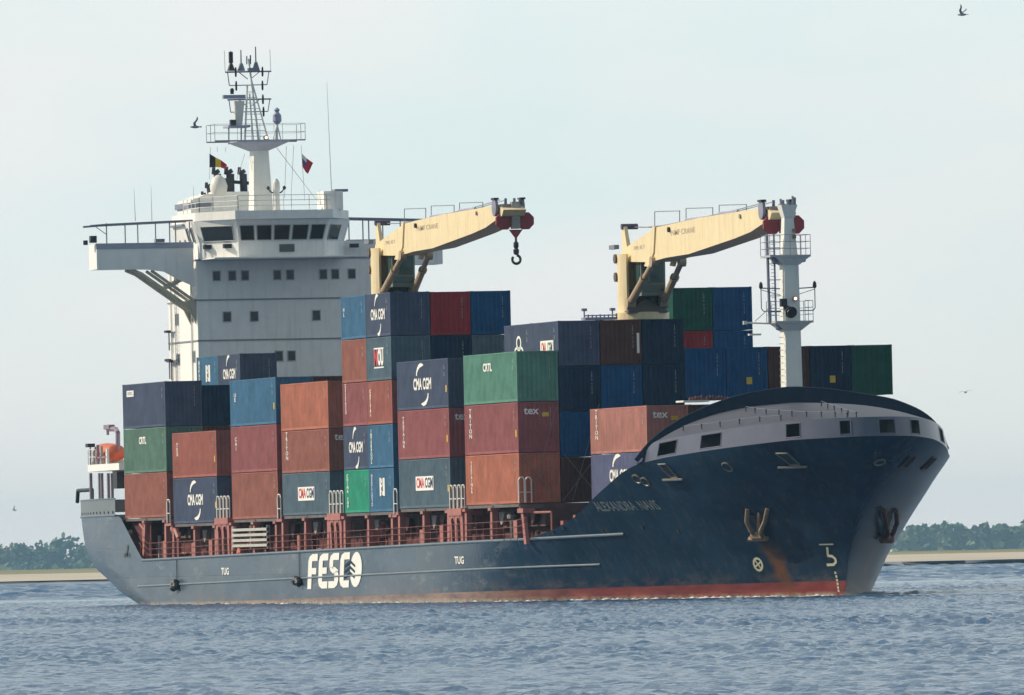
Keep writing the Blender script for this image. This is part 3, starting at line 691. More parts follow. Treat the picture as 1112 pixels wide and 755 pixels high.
stack(14.2, -3.75, 5.74, ['40S', ('40S', 'dkbrown', 'dark brown container end just above the breakwater edge', '')])

# ------------------------------------------------------------------ forecastle: plated bulwark band with openings, sloping roof, breakwater rim
XA = 17.2; XR = 18.6
def loop_pts():
    xs = [XA+(34.9-XA)*(1-(1-i/70)**1.7) for i in range(71)]
    pl = [(x, -hb(x, sheer(x)), sheer(x)) for x in xs]
    pr = [(x, hb(x, sheers(x, 1)), sheers(x, 1)) for x in reversed(xs)]
    return pl+[(35.15, 0, sheer(35))]+pr
LP = loop_pts(); ACC = [0]
for a, b in zip(LP, LP[1:]): ACC.append(ACC[-1]+(Vector(a)-Vector(b)).length)
LT = ACC[-1]
def lp(u):
    u = max(0, min(LT, u))
    for i in range(len(ACC)-1):
        if u <= ACC[i+1]:
            f = (u-ACC[i])/max(1e-6, ACC[i+1]-ACC[i]); return Vector(LP[i]).lerp(Vector(LP[i+1]), f)
    return Vector(LP[-1])
def u_of(p):
    return min((((Vector(q)-p).length, ACC[i]) for i, q in enumerate(LP)))[1]
YB = [(690, 503), (730, 494), (770, 489), (820, 483), (880, 478), (930, 476), (980, 479), (1010, 484), (1030, 489)]
OPEN = []
for a, b in ((689, 698), (714.6, 733.5), (762, 782), (856.5, 871.7), (915, 925.7), (952.7, 967.7), (983.5, 991), (1016, 1022)):
    pa = hull_hit(a, lerp(a, YB)+3); pb = hull_hit(b, lerp(b, YB)+3); ua, ub = u_of(pa), u_of(pb)
    if ub-ua > .4: OPEN.append((ua, min(ub, ua+4.8)))
us = sorted(set([LT*i/110 for i in range(111)]+[x for o_ in OPEN for x in o_]))
def inward(p, d):
    c = Vector((20, 0, p.z)); v = (c-p); v.z = 0
    if v.length < 1e-6: return p
    return p+v.normalized()*d
def bandp(u, f):
    p = lp(u); end = min(1, min(u, LT-u)/2.6+.15)
    h = 1.06*end
    q = inward(p, .22*f+.01); q.z += h*f; return q
FR = [0, .14, .86, 1.0]
bn_ = SB(); idx = {}
for i, u in enumerate(us):
    for j, f in enumerate(FR): bn_.v.append(tuple(bandp(u, f)))
for i in range(len(us)-1):
    mid = (us[i]+us[i+1])/2; op = any(a < mid < b for a, b in OPEN)
    for j in range(3):
        if j == 1 and op: continue
        bn_.f.append((i*4+j, (i+1)*4+j, (i+1)*4+j+1, i*4+j+1))
fc = empty('forecastle', (42, 0, 0), ship)
bn_.build('bulwark_band', GREYB, fc, smooth=True)
# frames round the openings and a dark band added behind them as painted shade
for a, b in OPEN:
    q = SB(); s4 = [bandp(a, .14), bandp(b, .14), bandp(b, .86), bandp(a, .86)]
    q.path([p for p in s4]+[s4[0]], .035, 5); q.build('opening_frame', GREYB, fc)
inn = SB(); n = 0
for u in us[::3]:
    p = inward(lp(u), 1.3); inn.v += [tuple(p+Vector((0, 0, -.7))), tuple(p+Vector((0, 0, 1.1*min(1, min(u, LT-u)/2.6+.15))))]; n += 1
inn.f = [(2*i, 2*i+2, 2*i+3, 2*i+1) for i in range(n-1)]; inn.build('shade_backing', DARK, fc)
def resample(pts, n):
    acc = [0]
    for a, b in zip(pts, pts[1:]): acc.append(acc[-1]+(a-b).length)
    o_ = []
    for k in range(n):
        s_ = acc[-1]*k/(n-1)
        for i in range(len(acc)-1):
            if s_ <= acc[i+1]+1e-9: o_.append(pts[i].lerp(pts[i+1], (s_-acc[i])/max(1e-9, acc[i+1]-acc[i]))); break
    return o_
def smooth_pts(p, it=3):
    for _ in range(it): p = [p[0]]+[(p[i-1]+p[i]*2+p[i+1])/4 for i in range(1, len(p)-1)]+[p[-1]]
    return p
RIM = [(690, 500), (702, 484), (720, 468), (745, 453), (770, 441), (810, 428), (857, 421), (900, 423), (970, 434), (1000, 446), (1018, 460), (1030, 488)]
LOW = [(693, 502), (704, 489), (722, 474), (745, 461), (775, 450), (810, 442), (860, 437), (905, 438), (945, 443), (975, 452), (1004, 462), (1028, 489)]
N_ = 61
rim = smooth_pts(resample([at(*p, X=XR) for p in RIM], N_)); low = smooth_pts(resample([at(*p, X=XR+.05) for p in LOW], N_))
brk = SB(); brk.v = [tuple(p) for p in low]+[tuple(p) for p in rim]+[tuple(p+Vector((-.12, 0, 0))) for p in rim]+[tuple(p+Vector((-.25, 0, -2*min(1, min(i, N_-1-i)/10)))) for i, p in enumerate(rim)]
for k in range(3):
    brk.f += [(k*N_+i, k*N_+i+1, (k+1)*N_+i+1, (k+1)*N_+i) for i in range(N_-1)]
brk.build('breakwater', BLUE, fc)
SB().path([p+Vector((-.05, 0, .02)) for p in rim], .07, 6).build('rim_pipe', BLUE, fc)
M_ = 9; rf = SB(); grid = []
for i in range(N_):
    u = LT*i/(N_-1); p0 = bandp(u, 1.0); p1 = low[i]
    for j in range(M_):
        f = j/(M_-1); q = p0.lerp(p1, f); q.z += .22*math.sin(math.pi*f)*min(1, min(i, N_-1-i)/8); rf.v.append(tuple(q))
rf.f = [(i*M_+j, (i+1)*M_+j, (i+1)*M_+j+1, i*M_+j+1) for i in range(N_-1) for j in range(M_-1)]
roofo = rf.build('whaleback_roof', GREYR, fc, smooth=True)
from mathutils.bvhtree import BVHTree
bvh = BVHTree.FromPolygons([Vector(v) for v in rf.v], rf.f)
def roof_hit(px, py):
    h = bvh.ray_cast(CAM, ray(px, py).normalized())
    return h[0]
lines = [[(742, 468), (762, 466), (782, 463.5), (803, 460.5), (825, 458), (848, 456.5)], [(810, 447), (820, 448.5), (832, 450), (846, 451), (860, 452), (876, 452.5), (892, 452.6), (907, 453), (920, 453.5), (934, 454), (950, 455.5), (966, 457), (985, 460), (1000, 463)],
         [(892, 441), (899, 444), (906, 446), (914, 448.5), (921, 451), (930, 453)]]
for ln_ in lines:
    prev = None
    for q in ln_:
        h = roof_hit(*q)
        if h is None: continue
        SB().tube(h, h+Vector((0, 0, .26)), .035).tube(h+Vector((0, 0, .22)), h+Vector((.0, 0, .28)), .06).build('rail_stanchion', DARK, fc)
        if prev is not None: SB().tube(prev+Vector((0, 0, .28)), h+Vector((0, 0, .28)), .012, n=4).build('wire_rail', RAILM, fc)
        prev = h
# white plate and gear seen over the breakwater
a = at(752, 436, X=XR-2.5); SB().cbox((a.x, a.y, a.z), (1.6, 1.5, .10)).build('hatch_lid', WHITE2, fc)
a = at(770, 432, X=XR-3.2); q = SB()
for i in range(14): q.tube((a.x, a.y-1.2+i*.17, a.z-.15), (a.x, a.y-1.2+i*.17+.1, a.z+.18*random.random()), .06)
q.build('mooring_gear', RUSTD, fc)

# hull fittings -----------------------------------------------------
def hull_n(p):
    s_ = -1 if p.y < 0 else 1; e = .05
    dx = (hb(p.x+e, p.z)-hb(p.x-e, p.z))/(2*e); dz = (hb(p.x, p.z+e)-hb(p.x, p.z-e))/(2*e)
    return Vector((-dx, s_*1.0, -dz)).normalized()
def frame_at(p):
    n = hull_n(p); f = Vector((0, 0, 1)).cross(n).normalized(); f = f if f.x > 0 else -f; u = n.cross(f)
    if u.z < 0: u = -u
    if p.y > 0: f = -f
    return n, f, u
def hring(name, px, r, mtl, w_=.05, inner=DARK, sy=1.0):
    p = hull_hit(*px); n, f, u = frame_at(p); q = SB(); k = 16
    pts = [p+n*.03+(f*math.cos(6.2832*i/k)+u*math.sin(6.2832*i/k)*sy)*r for i in range(k+1)]
    q.path(pts, w_, 5); o = q.build(name, mtl)
    if inner:
        d = SB(); d.add([pp-n*.005 for pp in pts[:-1]], [tuple(range(k))]); d.build('opening', inner, o)
    return o
for px, sy in (((692, 520), .8), ((701, 523), .8), ((790, 507), .9), ((955, 502), .6)): hring('fairlead', px, .36, mat('fairlead_steel', (.17, .165, .14), .35, var=.3, rust=.3), sy=sy)
for px in ((727, 513), (857, 500)):
    p = hull_hit(*px); n, f, u = frame_at(p)
    q = SB(); c4 = [p+n*.03+f*a+u*b for a, b in ((-.55, .6), (.25, .6), (.55, -.35), (-.1, -.35))]; q.path(c4+[c4[0]], .05, 5); o = q.build('roller_fairlead', mat('fairlead_steel', 0))
    d = SB(); d.add([c+n*.005 for c in c4], [(0, 1, 2, 3)]); d.build('opening', DARK, o)
    e = SB(); b0 = p+u*-.45-f*1.0; b1 = p+u*-.45+f*1.0; e.tube(b0+n*.1, b1+n*.1, .07); e.build('ledge', mat('fairlead_steel', 0), o)
for px in ((985, 502), (1008, 504)):
    p = hull_hit(*px); n, f, u = frame_at(p)
    q = SB(); c4 = [p+n*.03+f*a+u*b for a, b in ((-.5, .5), (.4, .5), (.4, -.4), (-.5, -.4))]; q.path(c4+[c4[0]], .05, 5); q.add([c-n*.02 for c in c4], [(0, 1, 2, 3)]); q.build('roller_fairlead', mat('dark_rust_red', (.06, .022, .03), .6))
for px in ((584, 578.5), (601, 578), (612, 573), (655, 576.5), (698, 573), (737, 577)):
    p = hull_hit(*px); n, f, u = frame_at(p); SB().tube(p-n*.1, p+n*.06, .13, n=10).build('scupper', mat('scupper_dark', (.03, .035, .04), .5))
# bulwark step plates on the bow quarter
# painted marks on the hull
def stroke(name, pix, r, mtl, parent=None):
    pts = []
    for a, b in zip(pix, pix[1:]):
        n = max(1, int(math.dist(a, b)/2))
        pts += [hull_hit(a[0]+(b[0]-a[0])*i/n, a[1]+(b[1]-a[1])*i/n) for i in range(n)]
    pts.append(hull_hit(*pix[-1]))
    q = SB()
    for a, b in zip(pts, pts[1:]):
        na = hull_n(a); d = (b-a).normalized(); s_ = na.cross(d).normalized()*r
        q.add([a-s_+na*.03-d*r*.3, a+s_+na*.03-d*r*.3, b+s_+na*.03+d*r*.3, b-s_+na*.03+d*r*.3], [(0, 1, 2, 3)])
    return q.build(name, mtl, parent, fixn=False)
stroke('bulbous_bow_mark', [(898.6, 594.5), (899.4, 603.5), (904, 604), (907.5, 607), (908, 610.5), (905.5, 613.2), (898.5, 613.4)], .075, LETY)
stroke('draught_line', [(890, 591.2), (905, 590.8)], .04, LETY)
stroke('thruster_mark', [(823.5+6.3*math.cos(a*.5236)*.72+(-.35)*6.3*math.sin(a*.5236)*-.6, 612.8+6.6*math.sin(a*.5236)) for a in range(13)], .07, LETY)
stroke('thruster_mark', [(820, 608), (827, 617.5)], .05, LETY); stroke('thruster_mark', [(820.5, 615.5), (826.5, 610)], .05, LETY)
for i, (x, y) in enumerate([(907.5, 622), (908.6, 626), (909.4, 630), (910, 634), (910.5, 638), (911, 641.5)]): stroke('draught_mark', [(x-.7, y), (x+.7, y)], .07, LETY)
for i in range(6): stroke('draught_mark', [(137.5+.2*i, 603-2*i), (138.8+.2*i, 603-2*i)], .06, DARK)
for i, x in enumerate((136, 138.5, 141)): stroke('vent_slot', [(x, 605), (x, 601)], .1, DARK)
def hull_text(s_, x0, z0, h, sx, mtl, name='lettering', shear=0., bold=.03):
    p, f = text2d(s_, h/.7, bold)
    x_min = min(a for a, b in p); q = SB()
    V = []
    for a, b in p:
        x = x0+(a-x_min)*sx+shear*b; z = z0+b
        V.append((x, -hb(x, z)-.025, z))
    q.add(V, f); return q.build(name, mtl, fixn=False)
# funnel-name lettering on the side
PF = [at(337, 640, Y=-11.64), at(392, 636, Y=-11.64)]
base = .93; H_ = 2.12
def glyph(name, polys, x0, wd, mtl=LETW, off=.03):
    q = SB()
    for poly in polys:
        V = []
        for u, v in poly:
            x = x0+u*wd+.55*v; z = base+v*H_+.0065*(x+49)
            V.append((x, -hb(x, z)-off, z))
        n = len(V); q.add(V, [tuple(range(n))])
    return q.build(name, mtl, fixn=False)
GW = 2.35; GX = -49.9; ST_ = 2.72
def arc(cx, cy, rx, ry, a0, a1, n=8): return [(cx+rx*math.cos(R(a0+(a1-a0)*i/n)), cy+ry*math.sin(R(a0+(a1-a0)*i/n))) for i in range(n+1)]
F_ = [[(0, 0), (.42, 0), (.42, .8), (0, .8)], [(0, .8), (.42, .8), (1, .8), (1, 1), (.4, 1), (.12, .93)], [(.42, .42), (.9, .42), (.9, .60), (.42, .60)]]
E_ = [[(0, .2), (.42, .2), (.42, .8), (0, .8)], [(0, .8), (1, .8), (1, 1), (.4, 1), (.12, .93)], [(.42, .42), (.88, .42), (.88, .60), (.42, .60)], [(0, .2), (.12, .07), (.4, 0), (1, 0), (1, .2)]]
S_ = [[(0, .62), (.4, .55), (.4, .8), (0, .8)], [(0, .8), (1, .8), (1, 1), (.4, 1), (.12, .93)], [(0, .62), (.12, .5), (.4, .42), (.6, .42), (.9, .45), (.98, .5), (.6, .6), (.4, .6)], [(.58, .2), (1, .2), (1, .38), (.9, .5), (.58, .45)], [(-.05, 0), (.6, 0), (.88, .07), (1, .2), (-.05, .2)]]
C_ = [[(0, .2), (.42, .2), (.42, .8), (0, .8)], [(0, .8), (1, .8), (1, 1), (.4, 1), (.12, .93)], [(0, .2), (.12, .07), (.4, 0), (1, 0), (1, .2)]]
for k, g in enumerate((F_, E_, S_, C_)): glyph('lettering', g, GX+k*ST_, GW)
glyph('lettering', [arc(.5, .5, .62, .5, 0, 345, 23)], GX+4*ST_+.1, GW)
for v in (.34, .50, .66): glyph('chevron_mark', [[(-.75, v-.1), (-.1, v+.03), (.42, v-.1), (.42, v-.03), (-.1, v+.12), (-.75, v-.03)]], GX+4*ST_+.1, GW, BLUE, .05)
hull_text('TUG', at(241, 620, Y=-11.6).x, at(241, 621, Y=-11.6).z, .42, 1.7, LETW); hull_text('TUG', at(494, 609, Y=-11.6).x, at(494, 609, Y=-11.6).z, .42, 1.7, LETW)
p = hull_hit(647, 551); hull_text('ALEXANDRA  NAVIS', p.x, p.z+.0, .52, .95, mat('faded_name', (.16, .19, .19), .6, var=.5, scale=3), shear=-.2, bold=.015)
for px in ((193, 635.5), (326, 628.5)):
    p = hull_hit(*px); q = SB(); random.seed(px[0])
    for i in range(5): q.lathe((p.x+random.uniform(-.5, .5), p.y-.22, p.z+random.uniform(-.3, .15)), [(.05, -.25), (.22, -.15), (.26, 0), (.2, .18), (.06, .25)], 9)
    q.build('tyre_fender', DARK); SB().tube((p.x, p.y-.06, p.z), (p.x, -11.66, sheer(p.x)), .025).build('fender_rope', DARK)
# anchors in their recesses ----------------------------------------
def anchor(px, label, port=False):
    p = hull_hit(*px); n, f, u = frame_at(p); o = empty('anchor', p); tag(o, label, 'anchor', 'bow anchors')
    mt = RUSTD if port else RUSTM
    fk = 1/max(.35, abs(f.dot(RT))); uu = u-f*(u.dot(RT)/f.dot(RT))*.85
    def W(a, b, c): return f*a*fk*.8+uu*b+n*c
    k = 1.0
    q = MB()
    for s_ in (-1, 1): q.path([W(s_*.18, -.75, .25), W(s_*.32, -.35, .38), W(s_*.62, .25, .34), W(s_*.68, .95, .12)], .13, 7)
    q.path([W(-.35, -.75, .25), W(.35, -.75, .25)], .2, 8); q.path([W(-.6, -.98, .2), W(.6, -.98, .2)], .15, 7); q.build('fluke', mt, o)
    q = MB(); q.path([W(0, -.8, .2), W(0, .35, .05), W(0, 1.0, -.1)], .11, 6); q.build('shank', mt, o)
    # recess edge stays with the ship
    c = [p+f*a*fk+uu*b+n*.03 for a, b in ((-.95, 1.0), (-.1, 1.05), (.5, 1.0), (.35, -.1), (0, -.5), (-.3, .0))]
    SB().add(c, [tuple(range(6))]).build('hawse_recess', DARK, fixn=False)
    return p
anchor((825, 567), 'pale rusty anchor hanging at the starboard bow above a rust streak')
anchor((962, 569), 'dark red rusty anchor on the shaded port bow right of the stem', True)

# ------------------------------------------------------------------ poop bulwark
pb = SB(); us_ = [(x, -hb(x, 5.9)) for x in np.linspace(-102.3, -118.3, 36)]+[(-118.42, y) for y in np.linspace(-10.2, 10.2, 12)]+[(x, hb(x, 5.9)) for x in np.linspace(-118.3, -102.3, 36)]
zb_ = [5.93, 6.06, 6.22, 7.02]
for x, y in us_:
    for z in zb_: pb.v.append((x, y*(1+.0005), z))
for i in range(len(us_)-1):
    for j in range(3):
        if j == 1 and i % 3 == 1: continue
        pb.f.append((i*4+j, (i+1)*4+j, (i+1)*4+j+1, i*4+j+1))
pb.build('poop_bulwark', mat('poop_grey', (.15, .18, .20), .5, streak=.3, rust=.3))
pb = SB().path([Vector((x, y, 5.93)) for x, y in us_], .07, 6); pb.build('poop_deck_edge', mat('edge_blue', 0))
SB().path([(x, y, 7.03) for x, y in us_], .05, 5).build('bulwark_rail', mat('edge_blue', 0))
SB().add([(-118.2, -10, 5.6), (-107, -11, 5.6), (-107, 11, 5.6), (-118.2, 10, 5.6)], [(0, 1, 2, 3)]).build('poop_deck', REDDK)
# black hoop, posts, boat platform
a = at(84, 546, Y=-10.1); b = at(84, 533, Y=-10.1); c = at(100, 532, Y=-10.1); d = at(100, 546, Y=-10.1)
SB().path([a, b+Vector((.2, 0, 0)), c, d], .13, 8).build('mooring_hoop', DARK)
for px in (98.5, 108, 110.5, 117.5, 121.5):
    a = at(px, 514, Y=-10.2); SB().tube((a.x, a.y, 5.7), (a.x, a.y, a.z), .11, n=8).build('deck_post', mat('post_grey', (.3, .27, .3), .5))
a = at(97, 514, Y=-10.3); b = at(131, 512, Y=-10.3)
SB().box(a.x, b.x, -10.4, -7.6, a.z+.1, a.z+.55).build('boat_platform', WHITE)
SB().box(b.x-1.6, b.x+2.4, -9.6, -7.7, 5.7, a.z-.02).build('stern_deckhouse', WHITE)
SB().cbox((at(125.5, 524, Y=-10.2).x, -10.0, 8.3), (1.3, .5, 1.15)).build('deck_locker', DARK)
q = SB(); c0 = at(98.5, 510, Y=-10.2); q.tube(c0, c0+Vector((0, 0, 1.5)), .05); q.build('deck_light_post', RAILM); q = SB(); q.cbox((c0.x, c0.y, c0.z+1.6), (.7, .5, .24)); q.build('deck_light', DARK)
q = SB()
for h in (.5, 1.0): q.tube((a.x, -10.35, a.z+.55+h), (a.x+2.2, -10.35, a.z+.55+h), .03)
for k in range(3): q.tube((a.x+k*1.1, -10.35, a.z+.55), (a.x+k*1.1, -10.35, a.z+1.55), .03)
q.build('platform_rail', WHITE2)
# davit
q = SB(); e = at(128, 492, Y=-9.0); f_ = at(128, 470, Y=-9.0); g = at(117, 466, Y=-9.0)
q.path([e, f_, f_+Vector((-.6, 0, .25)), g], .16, 8); q.tube(g, g+Vector((0, 0, -.4)), .1); q.cbox(g+Vector((.4, 0, .12)), (1.6, .4, .3)); q.build('boat_davit', mat('davit_grey', (.25, .2, .27), .5))
# lifeboat
bo = at(117, 496, Y=-9.2); zt = a.z+.55; zboat = zt
lb = empty('lifeboat', (bo.x-.3, -9.1, zt)); lb.scale = (.82, .82, .82); tag(lb, 'orange lifeboat resting on the white platform at the stern', 'lifeboat')
def boat_mesh(top):
    q = MB(); n = 14; m_ = 8; vs_ = []
    for i in range(n+1):
        s_ = i/n; x = -3.2+6.4*s_; w_ = 1.15*math.sin(math.pi*min(1, .5*(s_+.02)/.55) if s_ < .55 else math.pi*.5*(1-.35*((s_-.55)/.45)**2)*1.0)
        w_ = 1.15*(1-(1-min(1, s_/.45))**2) if s_ < .45 else 1.15*(1-.35*((s_-.45)/.55)**2)
        w_ = max(w_, .04)
        for j in range(m_+1):
            a_ = math.pi*j/m_
            if top: vs_.append((x, w_*math.cos(a_)*.93, .95+.12*(1-s_)+.72*math.sin(a_)**.8*(w_/1.15)**.6))
            else: vs_.append((x, w_*math.cos(a_), .95+.12*(1-s_)-.80*math.sin(a_)**.7*(w_/1.15)**.5))
    fs = [(i*(m_+1)+j, (i+1)*(m_+1)+j, (i+1)*(m_+1)+j+1, i*(m_+1)+j+1) for i in range(n) for j in range(m_)]
    q.add(vs_, fs+[tuple(range(n*(m_+1), (n+1)*(m_+1)))]); return q
boat_mesh(False).build('boat_hull', mat('lifeboat_red', (.62, .10, .04), .5), lb, smooth=True); boat_mesh(True).build('canopy', ORANGE, lb, smooth=True)
MB().tube((-3.1, -1.0, 1.0), (3.1, -1.17, .95), .05).build('fender_rail', WHITE2, lb)
for x in (-1.4, 1.4): MB().prism([(-1.25, 0), (1.25, 0), (.8, .55), (0, .2), (-.8, .55)], 'X', x-.12, x+.12).build('cradle', WHITE2, lb)

# ------------------------------------------------------------------ deck edge structure under the containers
random.seed(11)
XF = {'b1': -89., 'b2': -75.03, 'b3': -58.79, 'b4': -45.3, 'b5': -29.36, 'b6': -15.87, 'a': 0.}
ZB = {'b1': 5.71, 'b2': 5.24, 'b3': 5.37, 'b4': 5.48, 'b5': 5.49, 'b6': 5.61, 'a': 5.65}
def edge_z(x): return sheer(x)
SB().box(-95, 1.2, -9.3, 9.3, 1.95, 4.3).build('hatch_coaming', REDDK); SB().box(1.21, 14.3, -7.45, 7.45, 4.9, 5.70).build('hatch_coaming', REDDK)
for k, xf in XF.items():
    z = ZB[k]; y0 = -9.0
    SB().box(xf-12.3, xf+.1, -9.75, 9.75, 4.32, z-.03).build('hatch_cover', mat('hatch_brown', (.11, .06, .055), .7, var=.35, streak=.4, rust=.4))
    q = SB()
    for x in (xf-12.1, xf-6.1, xf-.1): q.box(x-.12, x+.12, -11.2, -9.76, z-.30, z-.04)
    q.box(xf-12.2, xf, -11.2, -11.0, z-.20, z-.03); q.build('container_support_beam', mat('beam_grey', (.12, .10, .10), .6, var=.3))
    for i, x in enumerate((xf-12.0, xf-6.1, xf-.25)):
        if (k == 'b1' and i == 0) or (k == 'a' and i == 2): continue
        q = SB(); lean = -.75 if (k == 'b1' and i == 1) else 0
        q.frus((x+lean, -11.2, 2.7), (.48, .32), (x, -11.15, z-.2), (.44, .36))
        q.box(x-.32, x+.32, -11.45, -10.9, z-.36, z-.19)
        q.build('stanchion', SALMON)
    # vents, lockers and pipes on the side deck
    for i in range(2):
        x = xf-12+random.choice((2.0, 3.2, 4.3))+i*6.0; w_ = random.uniform(.6, 1.25)
        SB().box(x, x+w_, -10.9, -10.5, 2.95, edge_z(x)+random.uniform(.9, 1.25)).build('deck_locker', SALMON)
    for i in range(5):
        x = xf-12+random.uniform(.3, 11); h = random.uniform(.4, 1.9); q = SB()
        q.tube((x, -10.4, 2.8), (x, -10.4, 2.8+h), random.uniform(.06, .16), n=8)
        if i % 2: q.lathe((x, -10.4, 2.8+h), [(.12, 0), (.3, .12), (.32, .32), (.1, .42)], 10)
        q.build('deck_vent', random.choice((SALMON, REDDK, GREYM)))
    for i in range(5):
        x = xf-11.8+i*2.5+random.uniform(-.3, .3); q = SB(); zt = z-.45
        q.prism([(x, zt), (x+1.3, zt), (x+.9, zt-.55), (x+.5, zt-.8), (x+.2, zt-.5)], 'Y', -10.1, -9.85); q.build('hatch_bracket', GREYM if i % 2 else REDDK)
    q = SB(); zz = edge_z(xf-6)
    for h in (.3, .75): q.path([(x, -9.45, 2.6+h) for x in (xf-12, xf)], .07, 6)
    q.build('deck_pipe', SALMON)
# side rails
q = SB()
for h in (.38, .76, 1.14):
    q.path([(x, -11.42, edge_z(x)+h-.05) for x in np.linspace(-96.5, 2, 40)], .019, 4)
RAILR = mat('rail_red', (.22, .08, .07), .6)
q.build('side_rail', RAILR)
for x in np.arange(-96, 1.5, 1.55): SB().tube((x, -11.42, edge_z(x)-.1), (x, -11.42, edge_z(x)+1.09), .022, n=4).build('rail_post', RAILR)
# lashing bridges in the wide gaps, white hand hoops over them
def hoop(q, x, z, w_=.62, h=1.35, y=-11.3):
    q.path([(x, y, z), (x, y, z+h*.85), (x+w_*.2, y, z+h), (x+w_*.8, y, z+h), (x+w_, y, z+h*.85), (x+w_, y, z)], .045, 5); q.tube((x, y, z+h*.42), (x+w_, y, z+h*.42), .035, n=4)
for x0, x1 in ((-74.9, -71.1), (-45.15, -41.65), (-15.75, -12.3)):
    lbr = empty('lashing_bridge', (42, 0, 0), ship); zt = 5.5; zd = edge_z(x0)
    SB().box(x0+.1, x1-.1, -11.5, -10.2, zt-.42, zt).build('walkway', SALMON, lbr)
    L_ = x1-x0-.2
    for i in range(3):
        x = x0+.1+i*(L_-.62)/2
        SB().frus((x+.31, -11.22, 2.7), (.62, .3), (x+.31, -11.25, zt-.42), (.56, .35)).build('leg', SALMON, lbr)
    q = SB()
    for i in range(2):
        xa = x0+.1+i*(L_-.62)/2+.6; xb = x0+.1+(i+1)*(L_-.62)/2
        q.prism([(xa, zt-.42), (xb, zt-.42), (xb, zt-.8), (xb-.18, zt-.55), (xa+.18, zt-.55), (xa, zt-.8)], 'Y', -11.45, -11.2)
    q.build('arch_plate', SALMON, lbr)
    for i in range(4):
        h_ = SB(); hoop(h_, x0+.05+i*.93, zt); h_.build('hand_hoop', WHITE2, lbr)
for x0, x1 in ((-89, -87.2), (-58.79, -57.5), (-29.36, -28.1)):
    h_ = SB(); hoop(h_, x0+.25, 5.3, .8, 1.5); h_.build('hand_hoop', WHITE2)
    SB().box(x0+.1, x1-.1, -11.4, -10.4, 5.12, 5.28).build('walkway_plate', SALMON)
# hoops and lashing rods at the foremost stack
for px in (563.5, 571):
    a = at(px, 546, X=.25); h_ = SB(); h_.path([a, a+Vector((0, 0, 1.3)), a+Vector((0, .1, 1.45)), a+Vector((0, .25, 1.45)), a+Vector((0, .35, 1.3)), a+Vector((0, .35, 0))], .04, 5); h_.tube(a+Vector((0, 0, .6)), a+Vector((0, .35, .6)), .03, n=4); h_.build('hand_hoop', WHITE2)
def rod(a, b): SB().tube(a, b, .015, n=5).build('lashing_rod', mat('rod_steel', (.22, .2, .18), .5))
for k, r in (('a', 1), ('a', 2)):
    y = rowy(r); z = ZB[k]; x = XF[k]+.06
    rod((x, y-1.15, z+.1), (x, y+1.05, z+2.8)); rod((x, y+1.15, z+.1), (x, y-1.05, z+2.8)); rod((x+.05, y-.6, z+.1), (x+.05, y+1.1, z+5.6))
SB().prism([(.7, 3.3), (1.2, 3.3), (.55, 5.3), (.1, 5.3)], 'Y', -11.2, -11.0).build('end_stanchion', SALMON)
SB().box(-.3, 1.0, -11.3, -10.6, 5.1, 5.35).build('walkway_plate', SALMON)
# aft end framing of the side deck
q = SB(); q.path([(-97.5, -11.1, 5.3), (-96.2, -11.1, 4.9), (-95.4, -11.1, 2.6)], .08, 6); q.path([(-97.6, -10.8, 5.1), (-96.8, -10.8, 4.6), (-96.0, -10.8, 2.4)], .07, 6); q.build('bent_stay', SALMON)
q = SB(); q.path([(-87.4, -11.3, 4.9), (-86.4, -11.3, 4.8), (-85.6, -11.3, 4.3), (-85.5, -11.3, 1.9)], .17, 6); q.build('bent_stay', SALMON)
SB().box(-101, -95.6, -10.8, 10.8, 1.9, 5.5).build('poop_front', REDDK)
# stowed gangway
gw = empty('gangway', (42, 0, 0), ship)
a = at(253, 592, Y=-11.5); b = at(290, 574, Y=-11.5)
for i in range(4):
    z = 3.62+i*.33
    SB().box(a.x, b.x, -11.55, -11.35, z, z+.17).build('gangway_rail', GRATE, gw)
q = SB()
for x in (a.x, a.x+.5*(b.x-a.x), b.x-.12): q.box(x, x+.12, -11.5, -11.3, 3.5, 4.95)
q.build('gangway_post', GREYM, gw)
c = at(263, 600, Y=-11.2); SB().lathe((c.x, c.y, c.z-.6), [(.1, 0), (.32, .2), (.36, .6), (.25, 1.0), (.1, 1.1)], 10).build('life_ring_case', ORANGE)

# ------------------------------------------------------------------ superstructure
HX = -105.5; HB_ = -113.9
ss = empty('superstructure', (42, 0, 0), ship)
SB().box(HB_, HX, -5.05, 7.6, 5.0, 22.62).build('deckhouse', WHITE, ss)
q = SB()
for z in (22.62, 19.98, 17.32, 14.66): q.box(HB_-.06, HX+.07, -5.12, 7.66, z-.04, z+.05)
q.build('deck_seam', mat('seam_grey', (.24, .25, .28), .5), ss)
def win(c, w_, h, face='X', parent=ss):
    fr = SB(); d = .03
    if face == 'X': fr.cbox((c[0]+.015, c[1], c[2]), (.05, w_+.12, h+.12))
    else: fr.cbox((c[0], c[1]-.015, c[2]), (w_+.10, .05, h+.12))
    o = fr.build('window', mat('window_frame', (.40, .42, .43), .4), parent)
    g_ = SB()
    if face == 'X': g_.cbox((c[0]+.035, c[1], c[2]), (.04, w_, h))
    else: g_.cbox((c[0], c[1]-.035, c[2]), (w_, .04, h))
    return g_.build('pane', GLASS, None if parent is None else parent)
for px in (235, 252, 266, 301, 315, 351, 364, 382): p = at(px, 299, X=HX); win((HX, p.y, 21.56), .44, .58)
for px in (246.5, 276, 343.5): p = at(px, 344, X=HX); win((HX, p.y, 18.86), .48, .60)
for px in (303, 316.6): p = at(px, 387, X=HX); win((HX, p.y, 16.22), .46, .60)
